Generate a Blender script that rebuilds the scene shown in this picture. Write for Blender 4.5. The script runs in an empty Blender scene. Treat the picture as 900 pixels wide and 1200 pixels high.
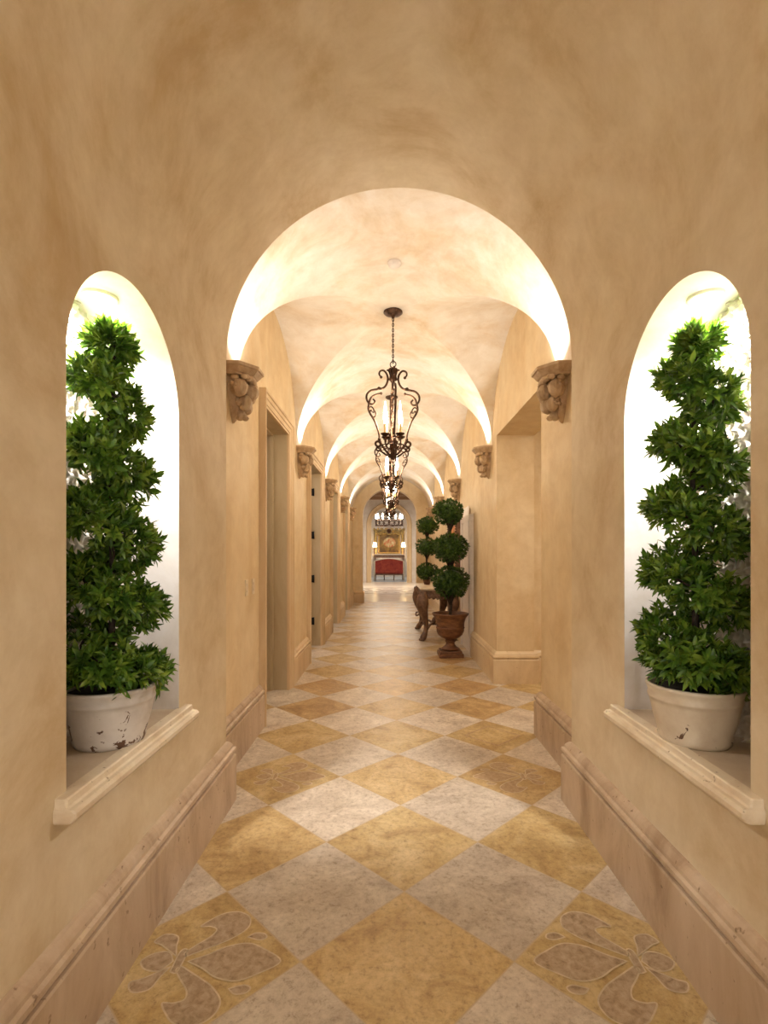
import bpy, math, random
from mathutils import Vector, Matrix
C = bpy.context.scene.collection
PI = math.pi
sc = bpy.context.scene

# ------------------------------------------------------------------ camera, world, exposure
H = 1.40                      # eye height
F = 602.0                     # focal length in pixels of the 900 px wide frame
cam_d = bpy.data.cameras.new('camera'); cam = bpy.data.objects.new('camera', cam_d); C.objects.link(cam)
cam_d.sensor_fit = 'HORIZONTAL'; cam_d.sensor_width = 36; cam_d.lens = 36*F/900
cam_d.shift_x = (450-456)/900; cam_d.shift_y = (650-600)/900
cam.location = (0, 0, H); cam.rotation_euler = (PI/2, 0, 0)
cam_d.clip_start = 0.02; cam_d.clip_end = 200
sc.camera = cam
w = bpy.data.worlds.new('world'); sc.world = w; w.use_nodes = True
w.node_tree.nodes['Background'].inputs[0].default_value = (1.0, 0.93, 0.84, 1)
w.node_tree.nodes['Background'].inputs[1].default_value = 1.35
sc.view_settings.view_transform = 'Standard'; sc.view_settings.look = 'None'
sc.view_settings.gamma = 1; sc.view_settings.use_curve_mapping = False
sc.view_settings.exposure = 0.80

WARM = (1.0, 0.90, 0.77)
def lamp(name, kind, loc, energy, color=WARM, parent=None, **kw):
    d = bpy.data.lights.new(name, kind); d.energy = energy; d.color = color
    for k, v in kw.items():
        if k != 'rot': setattr(d, k, v)
    o = bpy.data.objects.new(name, d); C.objects.link(o); o.location = loc
    if 'rot' in kw: o.rotation_euler = kw['rot']
    if parent: o.parent = parent
    return o
P_NICHE = 80; P_CORBEL = 22; P_LANTERN = 15

# ------------------------------------------------------------------ measures
XC, A = 0.058, 1.115          # corridor centre line and half width
XL, XR = XC-A, XC+A           # corridor walls
NL, NR = -0.92, 1.03          # near (niche) walls
YN = 2.90                     # where the near walls end
ZS = H+1.245; RISE = 0.99     # springing and rise of the corridor vault
S = [3.30+2.55*i for i in range(5)]; BW = 0.30; YE = 15.0
ZNS = H+1.096; NC = (NL+NR)/2; NRAD = (NR-NL)/2
NY, NRR, NZS = 1.856, 0.3925, H+0.577     # niche arch centre, radius, springing
NZ0 = H-0.677                             # niche shelf height
NDL, NDR = -1.20, 1.31                    # niche backs

# ------------------------------------------------------------------ material helpers
def mat(name):
    m = bpy.data.materials.new(name); m.use_nodes = True
    nt = m.node_tree; b = nt.nodes['Principled BSDF']
    return m, nt, b
def N(nt, t, **kw):
    n = nt.nodes.new(t)
    for k, v in kw.items():
        if k in n.inputs: n.inputs[k].default_value = v
        else: setattr(n, k, v)
    return n
def L(nt, a, b): nt.links.new(a, b)
def coords(nt, scale=(1,1,1), rot=(0,0,0), loc=(0,0,0)):
    t = N(nt, 'ShaderNodeTexCoord'); mp = N(nt, 'ShaderNodeMapping')
    mp.inputs['Scale'].default_value = scale; mp.inputs['Rotation'].default_value = rot; mp.inputs['Location'].default_value = loc
    L(nt, t.outputs['Object'], mp.inputs['Vector']); return mp.outputs['Vector']
def noise(nt, vec, scale, detail=5, rough=0.6, dist=0.0):
    n = N(nt, 'ShaderNodeTexNoise'); n.inputs['Scale'].default_value = scale; n.inputs['Detail'].default_value = detail
    n.inputs['Roughness'].default_value = rough; n.inputs['Distortion'].default_value = dist
    L(nt, vec, n.inputs['Vector']); return n.outputs['Fac']
def ramp(nt, fac, stops):
    r = N(nt, 'ShaderNodeValToRGB'); e = r.color_ramp.elements
    while len(e) < len(stops): e.new(0.5)
    for i, (p, c) in enumerate(stops):
        e[i].position = p; e[i].color = (*c, 1) if len(c) == 3 else c
    L(nt, fac, r.inputs['Fac']); return r.outputs['Color']
def mix(nt, fac, a, b, mode='MIX'):
    m = N(nt, 'ShaderNodeMixRGB', blend_type=mode)
    for s, v in (('Fac', fac), ('Color1', a), ('Color2', b)):
        if hasattr(v, 'node'): L(nt, v, m.inputs[s])
        else: m.inputs[s].default_value = v if s == 'Fac' else (*v, 1)
    return m.outputs['Color']
def mth(nt, op, a, b=None):
    m = N(nt, 'ShaderNodeMath', operation=op)
    for i, v in enumerate((a, b)):
        if v is None: continue
        if hasattr(v, 'node'): L(nt, v, m.inputs[i])
        else: m.inputs[i].default_value = v
    return m.outputs[0]
def bump(nt, b, h, strength=0.3, dist=0.01):
    n = N(nt, 'ShaderNodeBump'); n.inputs['Strength'].default_value = strength; n.inputs['Distance'].default_value = dist
    L(nt, h, n.inputs['Height']); L(nt, n.outputs['Normal'], b.inputs['Normal'])

def plaster(name, light, mid, dark, patch=0.62, streak=0.35, rough=0.6):
    m, nt, b = mat(name)
    v = coords(nt); vs = coords(nt, (4.0, 4.0, 0.45))
    big = noise(nt, v, 1.5, 8, 0.66, 0.5); fine = noise(nt, v, 5, 8, 0.7, 0.4); st = noise(nt, vs, 1.6, 5, 0.6, 0.2)
    c = ramp(nt, big, [(0.34, dark), (0.48, mid), (patch, light)])
    c2 = ramp(nt, st, [(0.32, mid), (0.6, light)])
    c = mix(nt, streak, c, c2)
    c3 = ramp(nt, fine, [(0.35, (0.86, 0.82, 0.76)), (0.62, (1.0, 1.0, 1.0))])
    c = mix(nt, 0.8, c, c3, 'MULTIPLY')
    L(nt, c, b.inputs['Base Color']); b.inputs['Roughness'].default_value = rough
    b.inputs['Specular IOR Level'].default_value = 0.25
    bump(nt, b, fine, 0.12, 0.01)
    return m
def stone(name, c1, c2, c3, scale=6, rough=0.5, stretch=(1,1,1), pits=True, bmp=0.25):
    m, nt, b = mat(name)
    v = coords(nt, stretch); n1 = noise(nt, v, scale, 8, 0.65, 0.5)
    c = ramp(nt, n1, [(0.30, c3), (0.48, c2), (0.66, c1)])
    v2 = coords(nt)
    n2 = noise(nt, v2, scale*9, 3, 0.5)
    if pits:
        p = ramp(nt, n2, [(0.27, (0.35, 0.27, 0.2)), (0.33, (1, 1, 1))])
        c = mix(nt, 0.8, c, p, 'MULTIPLY')
    L(nt, c, b.inputs['Base Color']); b.inputs['Roughness'].default_value = rough
    bump(nt, b, n2, bmp, 0.006)
    return m
def plain(name, col, rough=0.5, metal=0.0, var=0.15, scale=20, bmp=0.1):
    m, nt, b = mat(name)
    v = coords(nt); n1 = noise(nt, v, scale, 5, 0.6)
    d = tuple(max(0, x*(1-var*2)) for x in col); l = tuple(min(1, x*(1+var)) for x in col)
    L(nt, ramp(nt, n1, [(0.3, d), (0.7, l)]), b.inputs['Base Color'])
    b.inputs['Roughness'].default_value = rough; b.inputs['Metallic'].default_value = metal
    bump(nt, b, n1, bmp, 0.004)
    return m
def glow(name, col, strength):
    m, nt, b = mat(name)
    b.inputs['Base Color'].default_value = (*col, 1)
    b.inputs['Emission Color'].default_value = (*col, 1); b.inputs['Emission Strength'].default_value = strength
    return m

M = {}
M['plaster_near'] = plaster('warm_plaster', (0.735, 0.625, 0.455), (0.66, 0.535, 0.355), (0.49, 0.33, 0.155), 0.60, 0.3)
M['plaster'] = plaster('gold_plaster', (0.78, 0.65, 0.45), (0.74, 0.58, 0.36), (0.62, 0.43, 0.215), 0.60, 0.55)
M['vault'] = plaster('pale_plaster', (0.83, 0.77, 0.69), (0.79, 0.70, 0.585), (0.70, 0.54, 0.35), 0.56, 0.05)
M['niche'] = plaster('cream_plaster', (0.74, 0.69, 0.65), (0.71, 0.655, 0.61), (0.66, 0.59, 0.52), 0.58, 0.2)
M['relief'] = stone('pale_carved_stone', (0.80, 0.75, 0.68), (0.76, 0.69, 0.60), (0.62, 0.51, 0.39), 9, 0.45, pits=False)
M['base'] = stone('travertine_base', (0.60, 0.47, 0.345), (0.50, 0.37, 0.255), (0.34, 0.23, 0.145), 3.5, 0.42, (1, 1.3, 0.5))
M['sill'] = stone('travertine_sill', (0.78, 0.68, 0.53), (0.72, 0.60, 0.44), (0.60, 0.46, 0.31), 5, 0.45)
M['shelf'] = stone('smooth_shelf_stone', (0.62, 0.50, 0.37), (0.56, 0.44, 0.31), (0.50, 0.37, 0.25), 4, 0.5, pits=False)
M['corbel'] = stone('carved_corbel_stone', (0.58, 0.43, 0.28), (0.48, 0.335, 0.20), (0.33, 0.21, 0.115), 12, 0.6, pits=False)
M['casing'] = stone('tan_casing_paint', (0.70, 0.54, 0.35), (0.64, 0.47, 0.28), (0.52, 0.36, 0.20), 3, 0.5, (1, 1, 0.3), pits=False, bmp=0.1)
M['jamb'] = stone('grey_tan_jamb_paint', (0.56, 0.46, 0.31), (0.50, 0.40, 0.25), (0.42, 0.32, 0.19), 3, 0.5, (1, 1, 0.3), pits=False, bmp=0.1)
M['marble'] = stone('pale_marble', (0.85, 0.78, 0.68), (0.80, 0.71, 0.60), (0.70, 0.58, 0.46), 2.5, 0.2, pits=False, bmp=0.02)
M['mosaic'] = stone('grey_mosaic', (0.50, 0.43, 0.36), (0.38, 0.31, 0.25), (0.22, 0.17, 0.13), 5, 0.25, pits=False, bmp=0.02)
M['dark_wood'] = plain('brown_ceiling_wood', (0.26, 0.15, 0.08), 0.5)
M['iron'] = plain('bronze_iron', (0.10, 0.052, 0.032), 0.42, 0.75, 0.4, 40)
M['black'] = plain('black_metal', (0.012, 0.012, 0.014), 0.4, 0.6, 0.1)
M['plate'] = plain('ivory_plate', (0.74, 0.62, 0.45), 0.35, 0, 0.05)
M['white'] = plain('white_paint', (0.74, 0.67, 0.61), 0.4, 0, 0.05)
M['candle'] = plain('cream_candle_sleeve', (0.85, 0.62, 0.33), 0.5, 0, 0.05)
M['bulb'] = glow('lit_bulb', (1.0, 0.86, 0.66), 22)
M['lens'] = glow('lit_downlight_lens', (1.0, 0.95, 0.88), 6)
M['uplens'] = glow('lit_uplight_lens', (1.0, 0.88, 0.70), 6)
M['trunk'] = plain('brown_bark', (0.05, 0.032, 0.02), 0.8, 0, 0.4, 60, 0.5)
M['soil'] = plain('dark_soil', (0.03, 0.02, 0.014), 0.9, 0, 0.4, 60, 0.6)
M['urn'] = stone('rusty_brown_urn', (0.24, 0.105, 0.045), (0.15, 0.062, 0.027), (0.07, 0.03, 0.016), 10, 0.5, (1, 1, 3), pits=False)
M['carved'] = stone('dark_carved_wood', (0.27, 0.15, 0.085), (0.16, 0.085, 0.05), (0.07, 0.035, 0.022), 14, 0.42, pits=False)
M['gilt'] = plain('gilded_wood', (0.55, 0.33, 0.09), 0.35, 0.6, 0.3, 25)
M['red'] = stone('red_upholstery', (0.46, 0.075, 0.03), (0.34, 0.035, 0.02), (0.20, 0.012, 0.012), 5, 0.7, pits=False)
M['cream_wood'] = plain('cream_painted_wood', (0.75, 0.62, 0.47), 0.45)
M['bluefloor'] = stone('slate_blue_floor', (0.42, 0.50, 0.58), (0.36, 0.43, 0.50), (0.28, 0.34, 0.40), 2, 0.18, pits=False, bmp=0.02)
M['shade'] = glow('lit_lamp_shade', (1.0, 0.78, 0.42), 5)
M['crystal'] = plain('clear_crystal', (0.75, 0.72, 0.74), 0.08, 0.3, 0.1)
M['gold_fabric'] = plain('gold_fabric', (0.34, 0.235, 0.08), 0.7, 0, 0.25, 10)

def leaf_mat(name, a, b_, c_):
    m, nt, b = mat(name)
    v = coords(nt); n1 = noise(nt, v, 22, 2, 0.5)
    col = ramp(nt, n1, [(0.32, a), (0.50, b_), (0.68, c_)])
    L(nt, col, b.inputs['Base Color']); b.inputs['Roughness'].default_value = 0.38
    b.inputs['Specular IOR Level'].default_value = 0.5
    tr = N(nt, 'ShaderNodeBsdfTranslucent'); L(nt, mix(nt, 1.0, col, (1.0, 1.0, 0.55), 'MULTIPLY'), tr.inputs['Color'])
    mx = N(nt, 'ShaderNodeMixShader'); mx.inputs[0].default_value = 0.28
    L(nt, b.outputs[0], mx.inputs[1]); L(nt, tr.outputs[0], mx.inputs[2])
    L(nt, mx.outputs[0], nt.nodes['Material Output'].inputs['Surface'])
    return m
M['leaf'] = leaf_mat('glossy_leaf', (0.035, 0.10, 0.010), (0.10, 0.21, 0.020), (0.25, 0.36, 0.045))
M['boxleaf'] = leaf_mat('dark_box_leaf', (0.02, 0.06, 0.010), (0.045, 0.11, 0.016), (0.11, 0.20, 0.03))

def pot_mat(name, th, c0, c1):
    m, nt, b = mat(name)
    v = coords(nt); n1 = noise(nt, v, 9, 6, 0.6, 0.3); n2 = noise(nt, v, 17, 6, 0.6, 0.8)
    c = ramp(nt, n1, [(0.3, c0), (0.6, c1)])
    sx = N(nt, 'ShaderNodeSeparateXYZ'); L(nt, v, sx.inputs[0])
    low = mth(nt, 'MULTIPLY', mth(nt, 'SUBTRACT', 0.10, sx.outputs['Z']), 0.9)     # more chips near the foot
    f = mth(nt, 'ADD', n2, low)
    chip = ramp(nt, f, [(th, (0, 0, 0)), (th+0.012, (1, 1, 1))])
    c = mix(nt, chip, c, (0.11, 0.055, 0.03))
    L(nt, c, b.inputs['Base Color']); b.inputs['Roughness'].default_value = 0.45
    bump(nt, b, chip, -0.5, 0.003)
    return m
M['pot'] = pot_mat('distressed_white_glaze', 0.635, (0.50, 0.45, 0.40), (0.66, 0.61, 0.56))
M['pot_cream'] = pot_mat('worn_cream_glaze', 0.70, (0.54, 0.43, 0.31), (0.68, 0.59, 0.46))

W = 0.736                     # diagonal of one floor tile
def floor_mat():
    m, nt, b = mat('diagonal_travertine_tiles')
    s = W/math.sqrt(2)
    t = N(nt, 'ShaderNodeTexCoord'); sx = N(nt, 'ShaderNodeSeparateXYZ'); L(nt, t.outputs['Object'], sx.inputs[0])
    x = mth(nt, 'SUBTRACT', sx.outputs['X'], XC+0.005); y = mth(nt, 'SUBTRACT', sx.outputs['Y'], 1.767)
    u = mth(nt, 'ADD', mth(nt, 'DIVIDE', mth(nt, 'ADD', x, y), W), 100.5)
    v = mth(nt, 'ADD', mth(nt, 'DIVIDE', mth(nt, 'SUBTRACT', y, x), W), 100.5)
    fu = mth(nt, 'FLOOR', u); fv = mth(nt, 'FLOOR', v)
    par = mth(nt, 'MODULO', mth(nt, 'ADD', fu, fv), 2.0)
    du = mth(nt, 'FRACT', u); dv = mth(nt, 'FRACT', v)
    def edge(a): return mth(nt, 'MINIMUM', a, mth(nt, 'SUBTRACT', 1.0, a))
    d = mth(nt, 'MINIMUM', edge(du), edge(dv))
    grout = ramp(nt, d, [(0.004, (1, 1, 1)), (0.0075, (0, 0, 0))])
    cb = N(nt, 'ShaderNodeCombineXYZ'); L(nt, fu, cb.inputs[0]); L(nt, fv, cb.inputs[1])
    wn = N(nt, 'ShaderNodeTexWhiteNoise', noise_dimensions='3D'); L(nt, cb.outputs[0], wn.inputs['Vector'])
    # offset the veining per tile
    off = N(nt, 'ShaderNodeVectorMath', operation='MULTIPLY_ADD'); off.inputs[1].default_value = (7, 7, 7)
    L(nt, wn.outputs['Color'], off.inputs[0]); L(nt, t.outputs['Object'], off.inputs[2])
    vec = off.outputs[0]
    n1 = noise(nt, vec, 5.0, 9, 0.68, 0.7); n2 = noise(nt, vec, 38, 9, 0.80, 0.15); n3 = noise(nt, vec, 2.2, 4, 0.6)
    gold = ramp(nt, n1, [(0.30, (0.37, 0.235, 0.10)), (0.47, (0.54, 0.385, 0.175)), (0.68, (0.68, 0.53, 0.29))])
    grey = ramp(nt, n1, [(0.30, (0.42, 0.34, 0.265)), (0.47, (0.57, 0.485, 0.39)), (0.68, (0.70, 0.62, 0.52))])
    # some of the gold tiles are a deeper amber
    amber = ramp(nt, n1, [(0.30, (0.27, 0.155, 0.065)), (0.50, (0.42, 0.27, 0.125)), (0.70, (0.56, 0.39, 0.19))])
    sel = ramp(nt, wn.outputs['Value'], [(0.45, (0, 0, 0)), (0.85, (1, 1, 1))])
    # side rows are mostly amber
    ax = mth(nt, 'ABSOLUTE', mth(nt, 'MULTIPLY', mth(nt, 'SUBTRACT', fu, fv), 0.5))
    side = mth(nt, 'GREATER_THAN', ax, 0.75)
    sel2 = mth(nt, 'MULTIPLY', sel, mth(nt, 'ADD', 0.25, mth(nt, 'MULTIPLY', side, 0.75)))
    gold = mix(nt, sel2, gold, amber)
    c = mix(nt, par, gold, grey)
    br = mth(nt, 'ADD', 0.86, mth(nt, 'MULTIPLY', wn.outputs['Value'], 0.2))
    cc = N(nt, 'ShaderNodeCombineColor'); [L(nt, br, cc.inputs[i]) for i in range(3)]
    c = mix(nt, 1.0, c, cc.outputs[0], 'MULTIPLY')
    mott = ramp(nt, n2, [(0.34, (0.50, 0.43, 0.36)), (0.46, (0.92, 0.90, 0.88)), (0.60, (1.12, 1.12, 1.12))])
    c = mix(nt, 0.9, c, mott, 'MULTIPLY')
    c = mix(nt, mth(nt, 'MULTIPLY', grout, 0.8), c, (0.50, 0.38, 0.24))
    L(nt, c, b.inputs['Base Color'])
    r = mth(nt, 'ADD', 0.26, mth(nt, 'MULTIPLY', n2, 0.30)); L(nt, r, b.inputs['Roughness']); b.inputs['Specular IOR Level'].default_value = 0.28
    hgt = mth(nt, 'SUBTRACT', mth(nt, 'MULTIPLY', n2, 0.4), mth(nt, 'MULTIPLY', grout, 0.9))
    bump(nt, b, hgt, 0.28, 0.004)
    return m
M['floor'] = floor_mat()

# ------------------------------------------------------------------ mesh helpers
class MB:
    def __init__(s): s.v = []; s.f = []; s.sm = []
    def add(s, vs, fs, smooth=False, T=None):
        o = len(s.v)
        for p in vs:
            p = Vector(p); s.v.append(tuple(T @ p) if T else tuple(p))
        for f in fs: s.f.append(tuple(i+o for i in f)); s.sm.append(smooth)
        return s
    def box(s, x0, x1, y0, y1, z0, z1, T=None):
        vs = [(x, y, z) for x in (x0, x1) for y in (y0, y1) for z in (z0, z1)]
        return s.add(vs, [(0,1,3,2),(4,6,7,5),(0,4,5,1),(2,3,7,6),(0,2,6,4),(1,5,7,3)], False, T)
    def tube(s, pts, rad, n=8, caps=True, T=None, closed=False):
        pts = [Vector(p) for p in pts]; m = len(pts)
        if not hasattr(rad, '__len__'): rad = [rad]*m
        vs = []; fs = []; nrm = None
        for i, p in enumerate(pts):
            a = pts[(i-1) % m] if (closed or i > 0) else p; b = pts[(i+1) % m] if (closed or i < m-1) else p
            t = (b-a).normalized() if (b-a).length > 1e-9 else Vector((0,0,1))
            if nrm is None:
                nrm = t.orthogonal().normalized()
            nrm = (nrm - t*nrm.dot(t))
            nrm = nrm.normalized() if nrm.length > 1e-6 else t.orthogonal().normalized()
            bn = t.cross(nrm)
            for k in range(n):
                an = 2*PI*k/n; vs.append(p + (nrm*math.cos(an)+bn*math.sin(an))*rad[i])
        R = m if closed else m-1
        for i in range(R):
            j = (i+1) % m
            for k in range(n):
                fs.append((i*n+k, i*n+(k+1) % n, j*n+(k+1) % n, j*n+k))
        if caps and not closed:
            fs.append(tuple(range(n-1, -1, -1))); fs.append(tuple((m-1)*n+k for k in range(n)))
        return s.add(vs, fs, True, T)
    def lathe(s, prof, n=32, T=None, smooth=True, a0=0, a1=2*PI, mod=None):
        full = abs(a1-a0-2*PI) < 1e-6; vs = []; fs = []; cnt = n if full else n+1
        for r, z in prof:
            for k in range(cnt):
                a = a0+(a1-a0)*k/n; rr = r*(mod(a, z) if mod else 1)
                vs.append((rr*math.cos(a), rr*math.sin(a), z))
        for i in range(len(prof)-1):
            for k in range(n):
                k2 = (k+1) % cnt
                fs.append((i*cnt+k, i*cnt+k2, (i+1)*cnt+k2, (i+1)*cnt+k))
        return s.add(vs, fs, smooth, T)
    def ball(s, c, r, n=12, m=8, flute=0, amp=0.0, T=None):
        r = r if hasattr(r, '__len__') else (r, r, r); vs = []; fs = []
        for i in range(m+1):
            th = PI*i/m
            for k in range(n):
                a = 2*PI*k/n; q = 1-amp*(0.5+0.5*math.cos(flute*a))*math.sin(th) if flute else 1
                vs.append((c[0]+r[0]*math.sin(th)*math.cos(a)*q, c[1]+r[1]*math.sin(th)*math.sin(a)*q, c[2]+r[2]*math.cos(th)))
        for i in range(m):
            for k in range(n): fs.append((i*n+k, (i+1)*n+k, (i+1)*n+(k+1) % n, i*n+(k+1) % n))
        return s.add(vs, fs, True, T)
    def torus(s, c, R, r, n=16, m=6, T=None, ax=(0,0,1)):
        q = Vector((0,0,1)).rotation_difference(Vector(ax)); pts = [Vector(c)+q @ Vector((R*math.cos(2*PI*i/n), R*math.sin(2*PI*i/n), 0)) for i in range(n)]
        return s.tube(pts, r, m, T=T, closed=True)
    def sweep(s, path, prof, fn, closed_prof=True, caps=True, flip=False):
        """path: 2D points; prof: (offset to the left of the path, height); fn(px, py, v) -> 3D"""
        P = [Vector(p) for p in path]; m = len(P); k = len(prof); vs = []
        for i, p in enumerate(P):
            d0 = (P[i]-P[i-1]).normalized() if i else None
            d1 = (P[i+1]-P[i]).normalized() if i < m-1 else None
            if d0 is None: d0 = d1
            if d1 is None: d1 = d0
            n0 = Vector((-d0.y, d0.x)); n1 = Vector((-d1.y, d1.x)); n = n0+n1
            n = n/n.dot(n0) if abs(n.dot(n0)) > 1e-6 else n0
            for u, v in prof: q = p+n*u; vs.append(fn(q.x, q.y, v))
        fs = []
        for i in range(m-1):
            for j in range(k if closed_prof else k-1):
                j2 = (j+1) % k; fs.append((i*k+j, i*k+j2, (i+1)*k+j2, (i+1)*k+j))
        if caps: fs.append(tuple(range(k))); fs.append(tuple((m-1)*k+j for j in reversed(range(k))))
        return s.add(vs, fs)
    def build(s, name, m, parent=None, bevel=0.0, fix=True, loc=None):
        me = bpy.data.meshes.new(name); me.from_pydata(s.v, [], s.f)
        me.polygons.foreach_set('use_smooth', s.sm); me.update()
        if fix:
            import bmesh
            bm = bmesh.new(); bm.from_mesh(me); bmesh.ops.recalc_face_normals(bm, faces=bm.faces); bm.to_mesh(me); bm.free()
        o = bpy.data.objects.new(name, me); C.objects.link(o); me.materials.append(M[m])
        if parent: o.parent = parent
        if loc: o.location = loc
        if bevel:
            b = o.modifiers.new('bevel', 'BEVEL'); b.width = bevel; b.segments = 2; b.limit_method = 'ANGLE'; b.angle_limit = math.radians(40)
        return o
def tag(o, label=None, cat=None, group=None, kind=None):
    if label: o['label'] = label
    if cat: o['category'] = cat
    if group: o['group'] = group
    if kind: o['kind'] = kind
    return o
def thing(name, label, cat, loc, rz=0, group=None):
    o = bpy.data.objects.new(name, None); C.objects.link(o); o.empty_display_size = 0.1
    o.location = loc; o.rotation_euler = (0, 0, rz); return tag(o, label, cat, group)
def struct(o): o['kind'] = 'structure'; return o
def dup(o, parent=None):
    c = o.copy(); C.objects.link(c); c.parent = parent
    for ch in list(o.children): dup(ch, c)
    return c
def spline(pts, n=6, closed=False):
    P = [Vector(p) for p in pts]; out = []; m = len(P)
    for i in range(m-1):
        p0 = P[i-1] if i else P[0]*2-P[1]; p1, p2 = P[i], P[i+1]; p3 = P[i+2] if i+2 < m else P[-1]*2-P[-2]
        for k in range(n):
            t = k/n; out.append(0.5*((2*p1)+(p2-p0)*t+(2*p0-5*p1+4*p2-p3)*t*t+(3*p1-p0-3*p2+p3)*t**3))
    out.append(P[-1]); return out

# ------------------------------------------------------------------ floors
b = MB(); b.add([(-4.5,-1.6,0),(5,-1.6,0),(5,YE+0.3,0),(-4.5,YE+0.3,0)], [(0,1,2,3)])
floor = struct(b.build('floor', 'floor'))
b = MB(); b.add([(-4.5,YE+.3,0),(5,YE+.3,0),(5,26.3,0),(-4.5,26.3,0)], [(0,1,2,3)])
struct(b.build('floor', 'marble'))
b = MB(); b.add([(-4.5,26.3,0),(5,26.3,0),(5,35,0),(-4.5,35,0)], [(0,1,2,3)])
struct(b.build('floor', 'bluefloor'))
# round mosaic medallion set in the hall floor
b = MB(); n = 64
def ring(b, cx, cy, r0, r1, z, n=64):
    vs = []; fs = []
    for k in range(n):
        a = 2*PI*k/n; vs += [(cx+r0*math.cos(a), cy+r0*math.sin(a), z), (cx+r1*math.cos(a), cy+r1*math.sin(a), z)]
    for k in range(n):
        j = (k+1) % n; fs.append((2*k, 2*k+1, 2*j+1, 2*j))
    b.add(vs, fs)
ring(b, 0.06, 20, 1.55, 1.9, 0.002); ring(b, 0.06, 20, 0.0, 0.5, 0.002)
for k in range(8):
    a = 2*PI*k/8; ring(b, 0.06+1.02*math.cos(a), 20+1.02*math.sin(a), 0.16, 0.34, 0.002, 20)
struct(b.build('floor_medallion', 'mosaic'))

# fleur-de-lis inlays in the two nearest side tiles and one further back
def blob(cx, cy, pts, sgn, sc_, z):
    return [(cx+sgn*p.x*sc_, cy+p.y*sc_, z) for p in pts]
def fleur(cx, cy, sgn, k, name_mat):
    b = MB(); z = 0.0012
    ol = MB()
    def poly(raw, mirror=False, z=z):
        pts = spline([Vector((x, y, 0)) for x, y in raw+raw[:1]], 5)[:-1]
        for mm in ((1, -1) if mirror else (1,)):
            vs = [(cx+sgn*p.x*k, cy+p.y*mm*k, z) for p in pts]
            b.add(vs, [tuple(range(len(vs)))])
            n_ = len(vs); q = []
            for i in range(n_):
                d = Vector(vs[(i+1) % n_])-Vector(vs[i-1]); d = Vector((-d.y, d.x, 0)).normalized()*0.0028
                q += [Vector(vs[i])+d+Vector((0, 0, .0006)), Vector(vs[i])-d+Vector((0, 0, .0006))]
            ol.add(q, [(2*i, 2*i+1, (2*i+3) % (2*n_), (2*i+2) % (2*n_)) for i in range(n_)])
    poly([(-0.02, 0.0), (0.04, 0.030), (0.10, 0.068), (0.17, 0.082), (0.23, 0.055), (0.30, 0.0), (0.23, -0.055), (0.17, -0.082), (0.10, -0.068), (0.04, -0.030)])
    poly([(-0.03, 0.022), (0.04, 0.065), (0.10, 0.105), (0.145, 0.16), (0.135, 0.215), (0.085, 0.245), (0.03, 0.235), (-0.01, 0.20), (-0.035, 0.165), (0.0, 0.165), (0.03, 0.15), (0.02, 0.115), (-0.02, 0.07), (-0.045, 0.035)], True)
    poly([(0.155, 0.112), (0.20, 0.098), (0.225, 0.108), (0.215, 0.128), (0.18, 0.132)], True)
    poly([(-0.062, -0.045), (-0.062, 0.045), (-0.038, 0.045), (-0.038, -0.045)])
    poly([(-0.07, 0.0), (-0.10, 0.04), (-0.15, 0.035), (-0.18, 0.0), (-0.15, -0.035), (-0.10, -0.04)])
    poly([(-0.068, 0.022), (-0.085, 0.065), (-0.10, 0.115), (-0.15, 0.125), (-0.175, 0.09), (-0.145, 0.075), (-0.115, 0.055)], True)
    ol.build('inlay_outline', 'inlay_line', fix=False).parent = floor
    o = b.build('floor_inlay', name_mat, fix=False); o.parent = floor
    return o
M['inlay'] = stone('rough_grey_inlay', (0.50, 0.385, 0.27), (0.40, 0.29, 0.185), (0.24, 0.16, 0.09), 40, 0.6)
M['inlay_faint'] = stone('faint_grey_inlay', (0.50, 0.36, 0.22), (0.42, 0.28, 0.15), (0.31, 0.19, 0.09), 40, 0.5)
M['inlay_line'] = plain('pale_inlay_line', (0.62, 0.50, 0.34), 0.6)
X0 = XC+0.005
fleur(X0-W, 1.767, 1, 1.0, 'inlay'); fleur(X0+W, 1.767, -1, 1.0, 'inlay')
fleur(X0-W, 1.767+2*W, 1, 0.9, 'inlay_faint'); fleur(X0+W, 1.767+2*W, -1, 0.9, 'inlay_faint')
# diamond outline inlays in two further gold tiles
for cx, cy in ((X0+W, 1.767+5*W), (X0-W, 1.767+5*W), (X0+W, 1.767+3*W)):
    b = MB(); r0, r1 = 0.20, 0.225
    vs = []
    for a in range(4):
        for r in (r0, r1): vs.append((cx+r*math.cos(a*PI/2), cy+r*math.sin(a*PI/2), 0.0012))
    b.add(vs, [(2*a, 2*a+1, (2*a+3) % 8, (2*a+2) % 8) for a in range(4)])
    o = b.build('floor_inlay', 'inlay_faint', fix=False); o.parent = floor

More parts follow.
